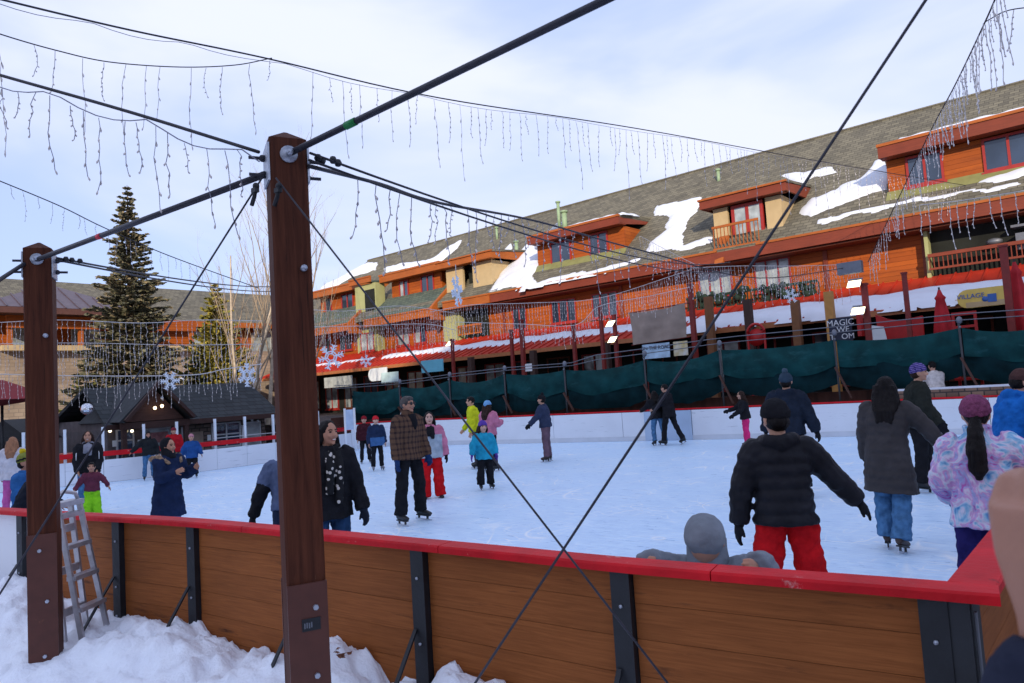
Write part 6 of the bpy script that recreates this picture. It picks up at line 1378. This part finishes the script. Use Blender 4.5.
person('person in a black hooded jacket and jeans leaning on the left barrier', 147, 18.9, 431, 175, lean=3, jacket=cloth('black3', (.018, .02, .022)), jt=.04, hem=.1, pants=denim_c, hood=(cloth('black3', (.018, .02, .022)), 'up'), hair=(hair_k, 'short'), armL=((.4, -.1, -1), (.2, .2, -1)), armR=((.75, -.2, -.7), (.6, .0, -.7)), skin=skin_b)
person('person in a red jacket behind the headscarf woman by the hut', 173, 19.6, 427, 190, lean=6, jacket=cloth('red_jkt', (.42, .012, .02)), jt=.05, hem=.12, pants=dgrey_c, hat=('beanie', cloth('dark_red_knit', (.16, .02, .03)), None), hair=(hair_k, 'short'), armR=((.4, .3, -.8), (0, .7, -.3)))
person('child in a blue jacket and pale pink hat on the ice before the hut', 190, feetD(191, 477), 433.5, 178, kid=.45, jacket=cloth('royal_blue', (.02, .075, .24)), jt=.05, hem=.16, pants=black_c, pw=.03, hat=('beanie', cloth('pale_pink', (.50, .22, .26)), None), hair=(hair_k, 'short'), skin=skin_a, armR=((.45, .0, -1), (.2, .2, -1)), armL=((.45, .0, -1), (.2, .2, -1)))
person('skater in a blue-grey top and black sleeves mostly hidden by the central post', 287, 6.6, 436, 350, lean=10, jacket=cloth('slate_blue', (.10, .13, .22)), jt=.03, hem=.04, zone=(black_c, lambda p, J: min((p-J[s][1].lerp(J[s][2], f)).length for s in (1, -1) for f in (0, .25, .5, .75, 1)) < .11), pants=cloth('navy2', (.02, .03, .06)), hair=(hair_k, 'short'), armL=((.42, .05, -.85), (.30, .15, -1)), armR=((.2, .1, -1), (.1, .3, -1)), gloves=black_c, face_on=False)
dots = cloth('dotted_scarf', (.02, .02, .022))
def dot_nodes(m):
    nt = m.node_tree; N = nt.nodes.new; L = nt.links.new; b = nt.nodes['Principled BSDF']; tc = N('ShaderNodeTexCoord'); v = N('ShaderNodeTexVoronoi'); v.inputs['Scale'].default_value = 20; L(tc.outputs['Object'], v.inputs['Vector']); g_ = N('ShaderNodeMath'); g_.operation = 'LESS_THAN'; g_.inputs[1].default_value = .30; L(v.outputs['Distance'], g_.inputs[0])
    x = N('ShaderNodeMix'); x.data_type = 'RGBA'; x.inputs[6].default_value = (.018, .018, .02, 1); x.inputs[7].default_value = (.6, .55, .5, 1); L(g_.outputs[0], x.inputs[0]); L(x.outputs[2], b.inputs['Base Color'])
dot_nodes(dots)
person('laughing woman in a black jacket and spotted scarf just right of the central post', 324, 6.2, 421, 160, lean=5, head=(-14, 0), jacket=black_c, jt=.035, hem=.14, pants=denim_d, hair=(hair_k, 'long'), skin=skin_b, scarf=(dots, .5), gloves=cloth('dark_glove', (.02, .025, .04)), armR=((.3, .1, -1), (.2, .3, -1)), armL=((.25, .15, -1), (.1, .35, -1)), smile=True)
person('child in a dark red jacket and hat standing at the far left rink corner', 363, 19.8, 415.5, 185, kid=.4, jacket=cloth('black_red', (.05, .012, .018)), jt=.04, hem=.12, pants=black_c, hat=('beanie', cloth('dark_red2', (.22, .012, .02)), None), hair=(hair_k, 'short'))
person('child in a bright red hat and blue jacket skating beyond the plaid-jacketed man', 374.5, feetD(374, 470), 415.5, 165, kid=.4, jacket=cloth('navy3', (.018, .03, .07)), jt=.045, hem=.16, zone=(cloth('mid_blue', (.05, .13, .30)), lambda p, J: p.z < .12 and abs(p.x) < .24), pants=black_c, boots=boot_g, hat=('beanie', cloth('bright_red_knit', (.55, .02, .03)), None), hair=(hair_b, 'short'), skin=skin_c)
person('person in a red suit and white trim standing behind the clear screen near the hut', 82, 29.0, 423, 170, jacket=cloth('santa_red', (.5, .015, .02)), jt=.06, pants=cloth('santa_red', (.5, .015, .02)), hat=('beanie', cloth('santa_red', (.5, .015, .02)), cloth('fluffy_white', (.7, .66, .6)), cloth('fluffy_white', (.7, .66, .6)), lambda z: z < .05), hair=None, z0=GZ)
# -- neighbour's raised hand at the right edge, close to the lens
nb = thing('person', 'blurred bare hand and dark sleeve of a bystander at the right edge', 'person', (0, 0, 0))
Wp = atd(1056, 618, .62); tipd = (CU*.97-CR*.06+CF*.12).normalized()
q = MB(); pn = (CR*.95+CF*.3).normalized(); 
def hand_fist(mb, W, d, n, s):
    n = (n-d*n.dot(d)).normalized(); w_ = d.cross(n)
    def rg(c, a, b, m=14): return [c+w_*(a*math.cos(2*math.pi*k/m))+n*(b*math.sin(2*math.pi*k/m)) for k in range(m)]
    mb.loft([rg(W-d*.06*s, .028*s, .024*s), rg(W, .030*s, .024*s), rg(W+d*.05*s, .043*s, .026*s), rg(W+d*.092*s, .045*s, .022*s)])
    for off_, ln in ((-.033, .068), (-.011, .078), (.012, .073), (.033, .056)):
        p = W+d*.088*s+w_*off_*s; a = .5; pts = [p-d*.03*s, p]
        for fr in (.42, .34, .28): p = p+(d*math.cos(a)+n*math.sin(a))*(ln*s*fr); pts.append(p); a += .85
        mb.tube(pts, [.011*s, .0115*s, .0105*s, .0095*s, .007*s], 10)
    b = W+d*.02*s-w_*.034*s; mb.tube([b, b+(d*.7-w_*.5+n*.5).normalized()*.045*s, b+(d*1.2-w_*.3+n*1.1).normalized()*.08*s], [.015*s, .013*s, .009*s], 10)
hand_fist(q, Wp, tipd, pn, 1.06)
q.tube([Wp-tipd*.05, Wp-tipd*.16], [.027, .034], 14)
hme = remesh(q, .0045, 3); hme.materials.append(mat('skin_near', (.40, .195, .13), .5, .08, 14, .1, 120)); link('body', hme, nb); hme.name = 'body'
sl = MB(); e0 = Wp-tipd*.03; e1 = atd(1040, 720, .60); e2 = atd(1130, 860, .62); e3 = atd(1290, 950, .9)
sl.tube([e0, e0.lerp(e1, .5)+CR*.002, e1, e2, e3], [.036, .050, .058, .066, .085], 16)
sme = remesh(sl, .008, 3, .02, .05); sme.materials.append(cloth('navy_sleeve', (.022, .026, .045))); link('sleeve', sme, nb); sme.name = 'sleeve'
for l_, s_, z_ in PEOPLE: print('PERSON %.2f %.2f %s' % (s_, z_, l_[:50]))
